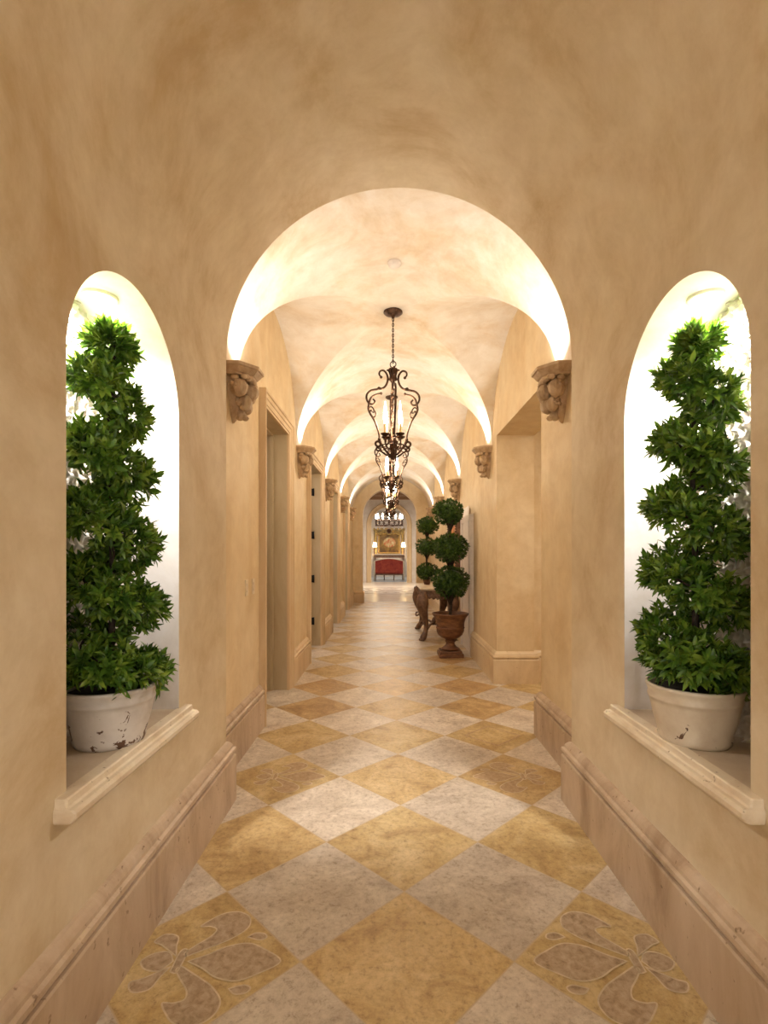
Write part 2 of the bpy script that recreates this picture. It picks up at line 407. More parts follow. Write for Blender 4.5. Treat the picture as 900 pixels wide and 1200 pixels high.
# ------------------------------------------------------------------ near walls with arched niches
def columns(b, X, ys, solid):
    for y0, y1 in zip(ys[:-1], ys[1:]):
        if y1-y0 < 1e-6: continue
        for (a0, a1), (c0, c1) in solid(y0+1e-7, y1-1e-7):
            b.add([(X, y0, a0), (X, y1, c0), (X, y1, c1), (X, y0, a1)], [(0,1,2,3)])
def frange(a, b_, n): return [a+(b_-a)*i/n for i in range(n+1)]
YB = -1.3
def arch_z(y): return NZS+math.sqrt(max(0, NRR**2-(y-NY)**2))
arc_ys = [NY-NRR*math.cos(PI*i/40) for i in range(41)]
def near_solid(y0, y1):
    if y0 < NY-NRR or y1 > NY+NRR: return [((0, ZNS), (0, ZNS))]
    return [((0, NZ0), (0, NZ0)), ((arch_z(y0), ZNS), (arch_z(y1), ZNS))]
for X, nm, xb, sg in ((NL, 'left', NDL, -1), (NR, 'right', NDR, 1)):
    b = MB(); columns(b, X, [YB]+arc_ys+[YN], near_solid); struct(b.build('wall_near_'+nm, 'plaster_near', fix=False))
    # niche interior: sides + soffit, back panel with carved relief
    b = MB(); pts = [(NY-NRR, NZ0)]+[(y, arch_z(y)) for y in arc_ys]+[(NY+NRR, NZ0)]
    vs = []; fs = []
    for y, z in pts: vs += [(X, y, z), (xb, y, z)]
    for i in range(len(pts)-1): fs.append((2*i, 2*i+1, 2*i+3, 2*i+2))
    b.add(vs, fs, False); o = struct(b.build('wall_niche_'+nm, 'niche', fix=False))
    for p in o.data.polygons:
        if p.center.z > NZS: p.use_smooth = True
    # carved lattice: height function on a fine grid clipped to the arch
    b = MB(); ny, nz = 150, 330; vs = []; fs = []; idx = {}
    ztop = NZS+NRR
    for j in range(nz+1):
        z = NZ0+(ztop-NZ0)*j/nz
        half = NRR if z <= NZS else math.sqrt(max(0, NRR**2-(z-NZS)**2))
        for i in range(ny+1):
            y = NY+half*(2*i/ny-1)
            px, pz = 0.062, 0.088
            a, c = (y-NY)/px, (z-NZ0)/pz
            u, v = a+c, a-c
            du, dv = abs((u+0.5) % 1-0.5), abs((v+0.5) % 1-0.5)
            rib = max(0, 1-min(du, dv)/0.20)
            cross = max(0, 1-math.hypot(du, dv)/0.34)
            star = cross*(0.65+0.35*math.cos(4*math.atan2(du+1e-6, dv+1e-6)*2))
            h = 0.016*math.sqrt(rib)*(0.8+0.2*math.sin(40*y+31*z)) + 0.026*star
            cen = max(0, 1-math.hypot(0.5-du, 0.5-dv)/0.22); h += 0.007*cen
            vs.append((xb-sg*h, y, z))
    for j in range(nz):
        for i in range(ny):
            k = j*(ny+1)+i; fs.append((k, k+1, k+ny+2, k+ny+1))
    b.add(vs, fs, True); o = b.build('trim_niche_relief_'+nm, 'relief', fix=False); struct(o)
    # shelf inside the niche + projecting moulded sill
    b = MB(); b.box(min(X, xb), max(X, xb), NY-NRR, NY+NRR, NZ0-0.02, NZ0); struct(b.build('trim_niche_shelf_'+nm, 'shelf'))
    b = MB(); d = -sg
    prof = [(0.0, 0.004), (0.030, 0.004), (0.034, 0.0), (0.036, -0.018), (0.042, -0.022), (0.054, -0.024), (0.062, -0.034), (0.062, -0.048), (0.054, -0.060), (0.040, -0.066), (0.0, -0.066)]
    sy0, sy1 = NY-NRR-0.055, NY+NRR+0.075
    # slab whose moulding returns to the wall at both ends
    path = [(X, sy0), (X+d*0.0005, sy0), (X+d*0.0005, sy1), (X, sy1)]
    lay = []
    for off, z in prof:
        e = off*0.25; lay.append([(X-d*0.01, sy0-e+0.012, NZ0+z), (X+d*(off-0.004 if off > 0.01 else off), sy0-e+0.012, NZ0+z), (X+d*off, sy0-e+0.018, NZ0+z), (X+d*off, sy1+e-0.018, NZ0+z), (X+d*(off-0.004 if off > 0.01 else off), sy1+e-0.012, NZ0+z), (X-d*0.01, sy1+e-0.012, NZ0+z)])
    vs = [p for l in lay for p in l]; fs = []; m = 6
    for i in range(len(lay)-1):
        for k in range(m): fs.append((i*m+k, i*m+(k+1) % m, (i+1)*m+(k+1) % m, (i+1)*m+k))
    fs.append(tuple(range(m))); fs.append(tuple((len(lay)-1)*m+k for k in range(m)))
    b.add(vs, fs); struct(b.build('trim_niche_sill_'+nm, 'sill', bevel=0.002))

# near barrel vault
b = MB(); vs = []; fs = []; n = 64; ysn = frange(YB, YN, 10)
for y in ysn:
    for k in range(n+1): a = PI*k/n; vs.append((NC-NRAD*math.cos(a), y, ZNS+NRAD*math.sin(a)))
for i in range(len(ysn)-1):
    for k in range(n): fs.append((i*(n+1)+k, i*(n+1)+k+1, (i+1)*(n+1)+k+1, (i+1)*(n+1)+k))
b.add(vs, fs, True); struct(b.build('ceiling', 'plaster_near', fix=False))
# return wall between the near vault and the wider corridor (faces down the corridor)
def corr(a):   # corridor vault section by angle 0..pi
    return (XC-A*math.cos(a), ZS+RISE*math.sin(a))
b = MB(); vs = [(NL, YN, 0), (XL, YN, 0), (NL, YN, ZNS), (XL, YN, ZS)]; fs = [(0,1,3,2)]
b.add(vs, fs); vs = []; fs = []
for k in range(n+1):
    a = PI*k/n; x, z = corr(a); vs += [(NC-NRAD*math.cos(a), YN, ZNS+NRAD*math.sin(a)), (x, YN, z)]
for k in range(n): fs.append((2*k, 2*k+1, 2*k+3, 2*k+2))
b.add(vs, fs); b.add([(NR, YN, 0), (XR, YN, 0), (NR, YN, ZNS), (XR, YN, ZS)], [(0,1,3,2)])
struct(b.build('wall_return', 'plaster', fix=False))

# ------------------------------------------------------------------ corridor vault: bands + groined bays
bays = [(S[i]+BW, S[i+1]) for i in range(4)]
def sect(x): return ZS+RISE*math.sqrt(max(0, 1-((x-XC)/A)**2))
xs = [XC-A*math.cos(PI*k/64) for k in range(65)]
b = MB()
def strip(b, pa, pb):
    n_ = len(pa); b.add(pa+pb, [(k, k+1, n_+k+1, n_+k) for k in range(n_-1)], True)
bands = [(YN, S[0]+BW)]+[(S[i], S[i]+BW) for i in range(1, 4)]+[(S[4], YE)]
for y0, y1 in bands:
    ys = frange(y0, y1, 3)
    for a_, c_ in zip(ys[:-1], ys[1:]): strip(b, [(x, a_, sect(x)) for x in xs], [(x, c_, sect(x)) for x in xs])
for y0, y1 in bays:
    yc = (y0+y1)/2; hb = (y1-y0)/2
    for sgn, ye in ((-1, y0), (1, y1)):
        m = 16
        def yy(x, t): e = yc+sgn*hb*abs(x-XC)/A; return ye+(e-ye)*t
        for q in range(m):
            strip(b, [(x, yy(x, q/m), sect(x)) for x in xs], [(x, yy(x, (q+1)/m), sect(x)) for x in xs])
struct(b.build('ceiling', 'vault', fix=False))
b = MB()
def cz(y, bay): yc = (bay[0]+bay[1])/2; hb = (bay[1]-bay[0])/2; return ZS+RISE*math.sqrt(max(0, 1-((y-yc)/hb)**2))
for bay in bays:
    yc = (bay[0]+bay[1])/2; hb = (bay[1]-bay[0])/2
    ys = [yc-hb*math.cos(PI*k/48) for k in range(49)]
    for sgn in (-1, 1):
        m = 16
        def xx(y, t): e = XC+sgn*A*abs(y-yc)/hb; return (XC+sgn*A)+(e-(XC+sgn*A))*t
        for q in range(m):
            strip(b, [(xx(y, q/m), y, cz(y, bay)) for y in ys], [(xx(y, (q+1)/m), y, cz(y, bay)) for y in ys])
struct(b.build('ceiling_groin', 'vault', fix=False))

# ------------------------------------------------------------------ corridor side walls with openings
LD = [(4.30, 5.31), (6.72, 7.90), (9.30, 10.45), (11.85, 13.0)]      # clear door openings on the left
DH = 2.64
RO = (3.96, 5.60, 2.70)                                               # wide opening on the right
def topz(y):
    for bay in bays:
        if bay[0] <= y <= bay[1]: return cz(y, bay)
    return ZS
base_ys = [YN]+[S[0]+BW]
for bay in bays:
    yc = (bay[0]+bay[1])/2; hb = (bay[1]-bay[0])/2
    base_ys += [yc-hb*math.cos(PI*k/40) for k in range(41)]
base_ys += [YE]
def wall_corr(X, opens, nm):
    ys = sorted(set([round(y, 5) for y in base_ys]+[round(v, 5) for o in opens for v in o[:2]]))
    def solid(y0, y1):
        t0, t1 = topz(y0), topz(y1)
        for o in opens:
            if y0 >= o[0]-1e-4 and y1 <= o[1]+1e-4: return [((o[2], t0), (o[2], t1))]
        return [((0, t0), (0, t1))]
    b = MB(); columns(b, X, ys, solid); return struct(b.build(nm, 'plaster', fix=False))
wall_corr(XL, [(a, c, DH) for a, c in LD], 'wall_left')
RD = (7.22, 7.98, 1.88)                                               # unidentified pale strip beside the urn, built as a door
wall_corr(XR, [RO], 'wall_right')

# reveals and the rooms behind the openings
def room(x0, x1, y0, y1, zt, m, nm, hole):
    """closed box open at the side given by hole=(axis X plane, y0, y1, z)"""
    b = MB(); hx, h0, h1, hz = hole; xo = x1 if abs(hx-x0) < 1e-6 else x0
    b.add([(x0,y0,zt),(x1,y0,zt),(x1,y1,zt),(x0,y1,zt)], [(0,1,2,3)])
    b.add([(x0,y0,0),(x1,y0,0),(x1,y0,zt),(x0,y0,zt)], [(0,1,2,3)])
    b.add([(x0,y1,0),(x1,y1,0),(x1,y1,zt),(x0,y1,zt)], [(0,1,2,3)])
    b.add([(xo,y0,0),(xo,y1,0),(xo,y1,zt),(xo,y0,zt)], [(0,1,2,3)])
    for a_, c_, z0 in ((y0, h0, 0), (h0, h1, hz), (h1, y1, 0)):
        b.add([(hx,a_,z0),(hx,c_,z0),(hx,c_,zt),(hx,a_,zt)], [(0,1,2,3)])
    struct(b.build(nm, m, fix=False))
RV = 0.30
for i, (a_, c_) in enumerate(LD):
    b = MB(); xo = XL-RV
    b.add([(XL,a_,0),(xo,a_,0),(xo,a_,DH),(XL,a_,DH)], [(0,1,2,3)])
    b.add([(XL,c_,0),(xo,c_,0),(xo,c_,DH),(XL,c_,DH)], [(0,1,2,3)])
    b.add([(XL,a_,DH),(xo,a_,DH),(xo,c_,DH),(XL,c_,DH)], [(0,1,2,3)])
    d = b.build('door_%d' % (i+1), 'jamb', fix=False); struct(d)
    # door stop on the jambs
    s_ = MB(); s_.box(XL-0.17, XL-0.14, c_-0.015, c_, 0, DH-0.015); s_.box(XL-0.17, XL-0.14, a_, a_+0.015, 0, DH-0.015); s_.box(XL-0.17, XL-0.14, a_, c_, DH-0.015, DH)
    s_.build('door_stop', 'jamb', d)
    # moulded casing
    cs = MB(); prof = [(0, 0), (0, 0.022), (0.018, 0.024), (0.022, 0.032), (0.060, 0.034), (0.066, 0.042), (0.095, 0.046), (0.100, 0.056), (0.118, 0.058), (0.122, 0.05), (0.122, 0)]
    cs.sweep([(a_, 0), (a_, DH), (c_, DH), (c_, 0)], prof, lambda u, v, h: (XL+h, u, v))
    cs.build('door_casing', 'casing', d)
    if i in (1, 2):
        for z in (H+0.96, H+0.30, H-0.37, H-1.02):
            hg = MB(); hg.box(XL-0.135, XL-0.095, c_-0.008, c_+0.001, z-0.055, z+0.055); hg.tube([(XL-0.10, c_-0.010, z-0.058), (XL-0.10, c_-0.010, z+0.058)], 0.009, 8)
            hg.build('hinge', 'black' if i == 1 else 'carved', d)
    room(-4.2, xo, a_-0.45, c_+0.55, 2.9, 'plaster', 'wall_side_room', (xo, a_, c_, DH))
    if i in (1, 2, 3):
        lamp('room_ceiling_light', 'AREA', (-2.3, (a_+c_)/2, 2.85), 11, (0.88, 0.9, 1.0), size=0.5)  # added area light standing in for bluish daylight in the unseen room
    else:
        lamp('room_ceiling_light', 'AREA', (-2.3, (a_+c_)/2, 2.85), 8, WARM, size=0.5)  # added warm fill for the unseen room behind the first doorway
# right opening: thick wall then a cross hall
b = MB(); xo = 1.58; y0, y1, z1 = RO
b.add([(XR,y0,0),(xo,y0,0),(xo,y0,z1),(XR,y0,z1)], [(0,1,2,3)]); b.add([(XR,y1,0),(xo,y1,0),(xo,y1,z1),(XR,y1,z1)], [(0,1,2,3)])
b.add([(XR,y0,z1),(xo,y0,z1),(xo,y1,z1),(XR,y1,z1)], [(0,1,2,3)])
struct(b.build('wall_right_reveal', 'plaster', fix=False))
room(xo, 4.6, 3.2, 5.68, 3.0, 'plaster', 'wall_cross_hall', (xo, y0, y1, z1))
lamp('cross_hall_light', 'AREA', (2.9, 4.5, 2.95), 24, WARM, size=0.5)

# end wall with arched opening
EC, ER, EZ = 0.012, 0.788, H+1.135
b = MB(); n = 48; vs = []; fs = []
for k in range(n+1):
    a = PI*k/n; x, z = corr(a); vs += [(EC-ER*math.cos(a), YE, EZ+ER*math.sin(a)), (x, YE, z)]
for k in range(n): fs.append((2*k, 2*k+1, 2*k+3, 2*k+2))
b.add(vs, fs)
for xa, xb_ in ((EC-ER, XL), (EC+ER, XR)):
    b.add([(xa, YE, 0), (xb_, YE, 0), (xb_, YE, ZS), (xa, YE, EZ)], [(0,1,2,3)])
vs = []; fs = []
pts = [(EC-ER, 0)]+[(EC-ER*math.cos(PI*k/n), EZ+ER*math.sin(PI*k/n)) for k in range(n+1)]+[(EC+ER, 0)]
for x, z in pts: vs += [(x, YE, z), (x, YE+0.3, z)]
b.add(vs, [(2*k, 2*k+1, 2*k+3, 2*k+2) for k in range(len(pts)-1)])
struct(b.build('wall_end', 'plaster', fix=False))

# hall beyond and the far room
def arch_wall(b, Y, cx, r, zs_, x0, x1, zt):
    n = 40; ks = [cx-r*math.cos(PI*k/n) for k in range(n+1)]
    b.add([(x0,Y,0),(cx-r,Y,0),(cx-r,Y,zt),(x0,Y,zt)], [(0,1,2,3)]); b.add([(cx+r,Y,0),(x1,Y,0),(x1,Y,zt),(cx+r,Y,zt)], [(0,1,2,3)])
    f = lambda x: zs_+math.sqrt(max(0, r*r-(x-cx)**2))
    for p, q in zip(ks[:-1], ks[1:]): b.add([(p,Y,f(p)),(q,Y,f(q)),(q,Y,zt),(p,Y,zt)], [(0,1,2,3)])
def quad_x(b, X, y0, y1, z0, z1): b.add([(X,y0,z0),(X,y1,z0),(X,y1,z1),(X,y0,z1)], [(0,1,2,3)])
HZ = H+2.8
b = MB(); arch_wall(b, YE+0.3, EC, ER, EZ, -3.6, 3.7, HZ); quad_x(b, -3.6, YE+.3, 26, 0, HZ); quad_x(b, 3.7, YE+.3, 26, 0, HZ)
FC, FR, FZ = 0.0, 0.90, H+1.50
arch_wall(b, 26, FC, FR, FZ, -3.6, 3.7, HZ); arch_wall(b, 26.3, FC, FR, FZ, -3.0, 3.0, HZ)
pts = [(FC-FR, 0)]+[(FC-FR*math.cos(PI*k/40), FZ+FR*math.sin(PI*k/40)) for k in range(41)]+[(FC+FR, 0)]
vs = []
for x, z in pts: vs += [(x, 26, z), (x, 26.3, z)]
b.add(vs, [(2*k, 2*k+1, 2*k+3, 2*k+2) for k in range(len(pts)-1)])
struct(b.build('wall_hall', 'niche', fix=False))
b = MB(); b.add([(-3.6,YE+.3,HZ),(3.7,YE+.3,HZ),(3.7,26,HZ),(-3.6,26,HZ)], [(0,1,2,3)])
for k in range(6): b.box(-3.6, 3.7, YE+1.5+1.6*k, YE+1.75+1.6*k, HZ-0.16, HZ)
struct(b.build('ceiling_hall', 'dark_wood'))
b = MB(); quad_x(b, -3.0, 26.3, 33, 0, HZ); quad_x(b, 3.0, 26.3, 33, 0, HZ)
b.add([(-3,33,0),(3,33,0),(3,33,HZ),(-3,33,HZ)], [(0,1,2,3)]); struct(b.build('wall_far_room', 'niche', fix=False))
b = MB(); b.add([(-3,26.3,HZ),(3,26.3,HZ),(3,33,HZ),(-3,33,HZ)], [(0,1,2,3)]); struct(b.build('ceiling_far_room', 'niche', fix=False))
# archivolt trim around the far arch
b = MB(); path = [(FC-FR, 0)]+[(FC-FR*math.cos(PI*k/40), FZ+FR*math.sin(PI*k/40)) for k in range(41)]+[(FC+FR, 0)]
b.sweep(path, [(0, 0), (0, 0.05), (0.05, 0.07), (0.10, 0.05), (0.18, 0.05), (0.22, 0.08), (0.25, 0.0)], lambda u, v, h: (u, 26-h, v))
struct(b.build('trim_far_arch', 'casing'))
lamp('hall_light', 'AREA', (0, 21.5, HZ-0.3), 150, (1, 0.88, 0.72), size=1.6)
lamp('far_room_light', 'AREA', (0, 29.6, HZ-0.2), 70, (1, 0.88, 0.74), size=1.6)

# ------------------------------------------------------------------ baseboards
BP = [(0, 0), (0.045, 0), (0.045, 0.255), (0.040, 0.262), (0.030, 0.264), (0.030, 0.272), (0.040, 0.276), (0.046, 0.286), (0.044, 0.300), (0.032, 0.306), (0.030, 0.318), (0.022, 0.330), (0.012, 0.340), (0, 0.345)]
def baseboard(path, name, mt='base', sgn=1, sc_=1.0):
    b = MB(); b.sweep(path, [(u*sgn*sc_, v) for u, v in BP], lambda x, y, v: (x, y, v)); return struct(b.build(name, mt))
baseboard([(NL, YB), (NL, YN), (XL, YN)], 'baseboard_near_left', sgn=-1)
baseboard([(NR, YB), (NR, YN), (XR, YN)], 'baseboard_near_right', sgn=1)
segs = [YN]+[v for a_, c_ in LD for v in (a_-0.122, c_+0.122)]+[YE]
for k in range(0, len(segs), 2):
    path = [(XL, segs[k]), (XL, segs[k+1])] if segs[k+1] < YE else [(XL, segs[k]), (XL, YE), (EC-ER, YE), (EC-ER, YE+.3)]
    baseboard(path, 'baseboard_left', 'base' if k == 0 else 'casing', sgn=-1, sc_=1.0)
M['base_light'] = stone('pale_travertine_base', (0.76, 0.62, 0.42), (0.70, 0.54, 0.34), (0.58, 0.42, 0.25), 3.5, 0.42, (1, 1, 0.5))
baseboard([(XR, YN), (XR, RO[0]), (1.58, RO[0])], 'baseboard_right', 'base', 1)
baseboard([(4.5, 5.68), (1.58, 5.68), (1.58, RO[1]), (XR, RO[1]), (XR, RD[0]-0.09)], 'baseboard_right', 'base_light', 1)
baseboard([(XR, RD[1]+0.09), (XR, YE), (EC+ER, YE), (EC+ER, YE+.3)], 'baseboard_right', 'base_light', 1)

# pale strip of unknown nature behind the urn, modelled as a panelled door
b = MB(); b.box(XR-0.03, XR+0.002, RD[0], RD[1], 0, RD[2]); d = struct(b.build('door_5', 'white', bevel=0.003))
b = MB(); cs = [(0, 0), (0, 0.045), (0.05, 0.05), (0.085, 0.055), (0.09, 0)]
b.sweep([(RD[1], 0), (RD[1], RD[2]), (RD[0], RD[2]), (RD[0], 0)], [(-u, v) for u, v in cs][::1], lambda u, v, h: (XR-h, u, v)) if False else b.sweep([(RD[0], 0), (RD[0], RD[2]), (RD[1], RD[2]), (RD[1], 0)], cs, lambda u, v, h: (XR-h, u, v))
b.build('door_casing', 'white', d)
b = MB()
for z0, z1 in ((0.25, 1.0), (1.12, 2.1)): b.box(XR-0.04, XR-0.028, RD[0]+.12, RD[1]-.12, z0, z1)
b.build('door_panel', 'white', d, bevel=0.006)

# ------------------------------------------------------------------ corbels with uplights
def make_corbel():
    t = thing('corbel', 'x', 'corbel', (0, 0, 0))
    def octo(p, w_, z): # half octagon plan
        return [(0, -w_, z), (p*0.48, -w_, z), (p, -w_*0.36, z), (p, w_*0.36, z), (p*0.48, w_, z), (0, w_, z)]
    b = MB(); lay = [octo(0.195, 0.19, 0), octo(0.195, 0.19, -0.022), octo(0.185, 0.18, -0.026), octo(0.180, 0.175, -0.034), octo(0.160, 0.155, -0.056), octo(0.150, 0.148, -0.060), octo(0.150, 0.148, -0.072), octo(0.10, 0.11, -0.075)]
    vs = [p for l in lay for p in l]; fs = [tuple(range(6))]
    for i in range(len(lay)-1):
        for k in range(6): fs.append((i*6+k, i*6+(k+1) % 6, (i+1)*6+(k+1) % 6, (i+1)*6+k))
    fs.append(tuple((len(lay)-1)*6+k for k in range(6)))
    b.add(vs, fs); b.build('abacus', 'corbel', t, bevel=0.003)
    b = MB(); rnd = random.Random(3)
    # tapering core against the wall
    b.lathe([(0.10, -0.07), (0.11, -0.12), (0.085, -0.19), (0.075, -0.24), (0.045, -0.31), (0.012, -0.355), (0.0, -0.36)], 18, a0=-PI/2, a1=PI/2)
    for y in (-0.105, 0.105):      # fluted melons at the corners
        b.ball((0.075, y, -0.150), (0.062, 0.052, 0.058), 24, 12, 8, 0.34)
        b.ball((0.05, y*1.15, -0.088), (0.03, 0.026, 0.022), 10, 6)
    b.ball((0.125, 0, -0.150), (0.055, 0.060, 0.052), 24, 12, 8, 0.34)
    b.ball((0.095, -0.03, -0.232), (0.050, 0.048, 0.055), 24, 12, 7, 0.36)
    b.ball((0.080, 0.045, -0.240), (0.046, 0.044, 0.050), 24, 12, 7, 0.36)
    b.ball((0.050, 0.0, -0.300), (0.040, 0.040, 0.042), 18, 8, 6, 0.4)
    for k in range(11):            # berries and buds under the slab
        y = -0.13+0.026*k; b.ball((0.10+0.035*math.cos(y*9), y, -0.085+0.008*(k % 2)), (0.022, 0.016, 0.018), 10, 6)
    for k in range(16):
        a = rnd.uniform(-1.3, 1.3); z = rnd.uniform(-0.27, -0.10); r = 0.10+0.35*(z+0.27)*0.5
        b.ball((r*math.cos(a)*0.95, r*math.sin(a)*1.15, z), rnd.uniform(0.012, 0.02), 8, 6)
    b.build('carved_fruit', 'corbel', t)
    b = MB()                       # curling leaves
    for a, z0, s_ in ((-1.15, -0.08, 1), (-0.6, -0.08, 0.9), (0.6, -0.08, 0.9), (1.15, -0.08, 1), (-0.8, -0.18, 0.9), (0.8, -0.18, 0.9), (0, -0.27, 0.8), (-0.3, -0.18, 0.8)):
        dx, dy = math.cos(a), math.sin(a); p = []
        for q in range(6):
            u = q/5; r = (0.075+0.085*u*s_)*(1 if z0 > -0.1 else 0.75); p.append((dx*r, dy*r*1.05, z0-0.045*s_*math.sin(u*2.6)-0.03*u))
        b.tube(spline(p, 3), [0.010+0.012*math.sin(PI*min(1, q/15+0.05)) for q in range(16)], 7)
    b.build('carved_leaf', 'corbel', t)
    b = MB(); b.lathe([(0, 0), (0.040, 0), (0.045, 0.008), (0.040, 0.016), (0.036, 0.018)], 20); cup = b.build('uplight', 'iron', t, loc=(0.095, 0, 0.0))
    b = MB(); b.lathe([(0.036, 0.016), (0.0, 0.018)], 20); b.build('lens', 'uplens', cup)
    lamp('uplight_beam', 'SPOT', (0, 0, 0.03), P_CORBEL, (1.0, 0.94, 0.86), cup, spot_size=math.radians(150), spot_blend=0.9, shadow_soft_size=0.03, rot=(PI, math.radians(8), 0))
    return t
cb0 = make_corbel()
ordn = ['nearest', 'second', 'third', 'fourth', 'farthest']
for i, s in enumerate(S):
    for side in (0, 1):
        o = cb0 if (i == 0 and side == 0) else dup(cb0)
        o.location = (XL, s+0.17, ZS) if side == 0 else (XR, s+0.17, ZS)
        o.rotation_euler = (0, 0, 0 if side == 0 else PI)
        o['label'] = 'carved stone fruit corbel on the %s wall of the corridor, %s %s' % (('left', 'right')[side], ordn[i], 'of that row' if i in (0, 4) else 'from the viewer')
        o['category'] = 'corbel'; o['group'] = 'fruit corbels under the vault arches'

# ------------------------------------------------------------------ recessed niche downlights
for X, nm, other in ((-1.078, 'left', 'left'), (1.180, 'right', 'right')):
    t = thing('recessed_downlight', 'round lit downlight recessed in the top of the %s niche' % nm, 'ceiling light', (X, 1.915, NZS+NRR-0.014), 0, 'niche downlights')
    b = MB(); b.lathe([(0.045, 0.004), (0.047, -0.002), (0.060, -0.004), (0.063, 0.0), (0.063, 0.008)], 32); b.build('trim_ring', 'white', t)
    b = MB(); b.lathe([(0.046, 0.0), (0, 0.0)], 32); b.build('lens', 'lens', t)
    lamp('downlight_beam', 'SPOT', (0, 0, -0.012), P_NICHE, (1.0, 0.97, 0.93), t, spot_size=math.radians(145), spot_blend=1.0, shadow_soft_size=0.022)
# smoke detector on the crown of the first arch
b = MB(); b.lathe([(0.0, -0.022), (0.03, -0.022), (0.044, -0.014), (0.05, 0.0), (0.05, 0.012)], 28)
o = b.build('smoke_detector', 'white', loc=(0.04, 3.93, sect(0.04)-0.012)); tag(o, 'small round white smoke detector on the vault above the nearest arch', 'smoke detector')

# light switches
for y, nm in ((3.80, 'nearer of the two switches on the left corridor wall'), (3.985, 'farther of the two switches, beside the first doorway casing')):
    t = thing('light_switch', 'ivory rocker light switch plate, '+nm, 'light switch', (XL, y, H-0.245), 0, 'switch plates on the left wall')
    b = MB(); b.box(0, 0.006, -0.037, 0.037, -0.06, 0.06); b.build('plate', 'plate', t, bevel=0.003)
    b = MB(); b.box(0.005, 0.010, -0.017, 0.017, -0.033, 0.033); b.build('rocker', 'cream_wood', t, bevel=0.002)

# ------------------------------------------------------------------ foliage
def leaf(b, base, d, up, ln, wd, curl=0.25):
    d = d.normalized(); sd = d.cross(up)
    sd = sd.normalized() if sd.length > 1e-4 else d.orthogonal().normalized()
    nn = sd.cross(d)
    def P(t, s_, z): return base+d*(ln*t)+sd*(wd*s_)+nn*(ln*z)
    c1, c2, c3 = curl*0.12, curl*0.05, -curl*0.55
    v = [P(0, 0, 0), P(.35, -.5, c1+.05), P(.35, 0, c1-.02), P(.35, .5, c1+.05), P(.7, -.36, c2+.03), P(.7, 0, c2-.03), P(.7, .36, c2+.03), P(1, 0, c3*.4)]
    b.add(v, [(0,1,2),(0,2,3),(1,4,5,2),(2,5,6,3),(4,7,5),(5,7,6)], True)
def sprig(b, p, d, rnd, ln, n=8, spread=0.75, wd=0.30):
    d = d.normalized(); o1 = d.orthogonal().normalized(); o2 = d.cross(o1); ph = rnd.uniform(0, 6.28)
    for k in range(n):
        a = ph+k*2.4; s_ = spread*(0.35+0.65*(1-k/n)); l_ = ln*rnd.uniform(0.75, 1.2)
        dd = d*math.cos(s_)+(o1*math.cos(a)+o2*math.sin(a))*math.sin(s_)
        dd = dd+Vector((rnd.uniform(-.15, .15), rnd.uniform(-.15, .15), rnd.uniform(-.15, .15)))
        leaf(b, p-d*ln*0.35+d*(ln*0.5*k/n), dd, d+Vector((0, 0, 0.3)), l_, l_*wd, rnd.uniform(0.1, 0.6))
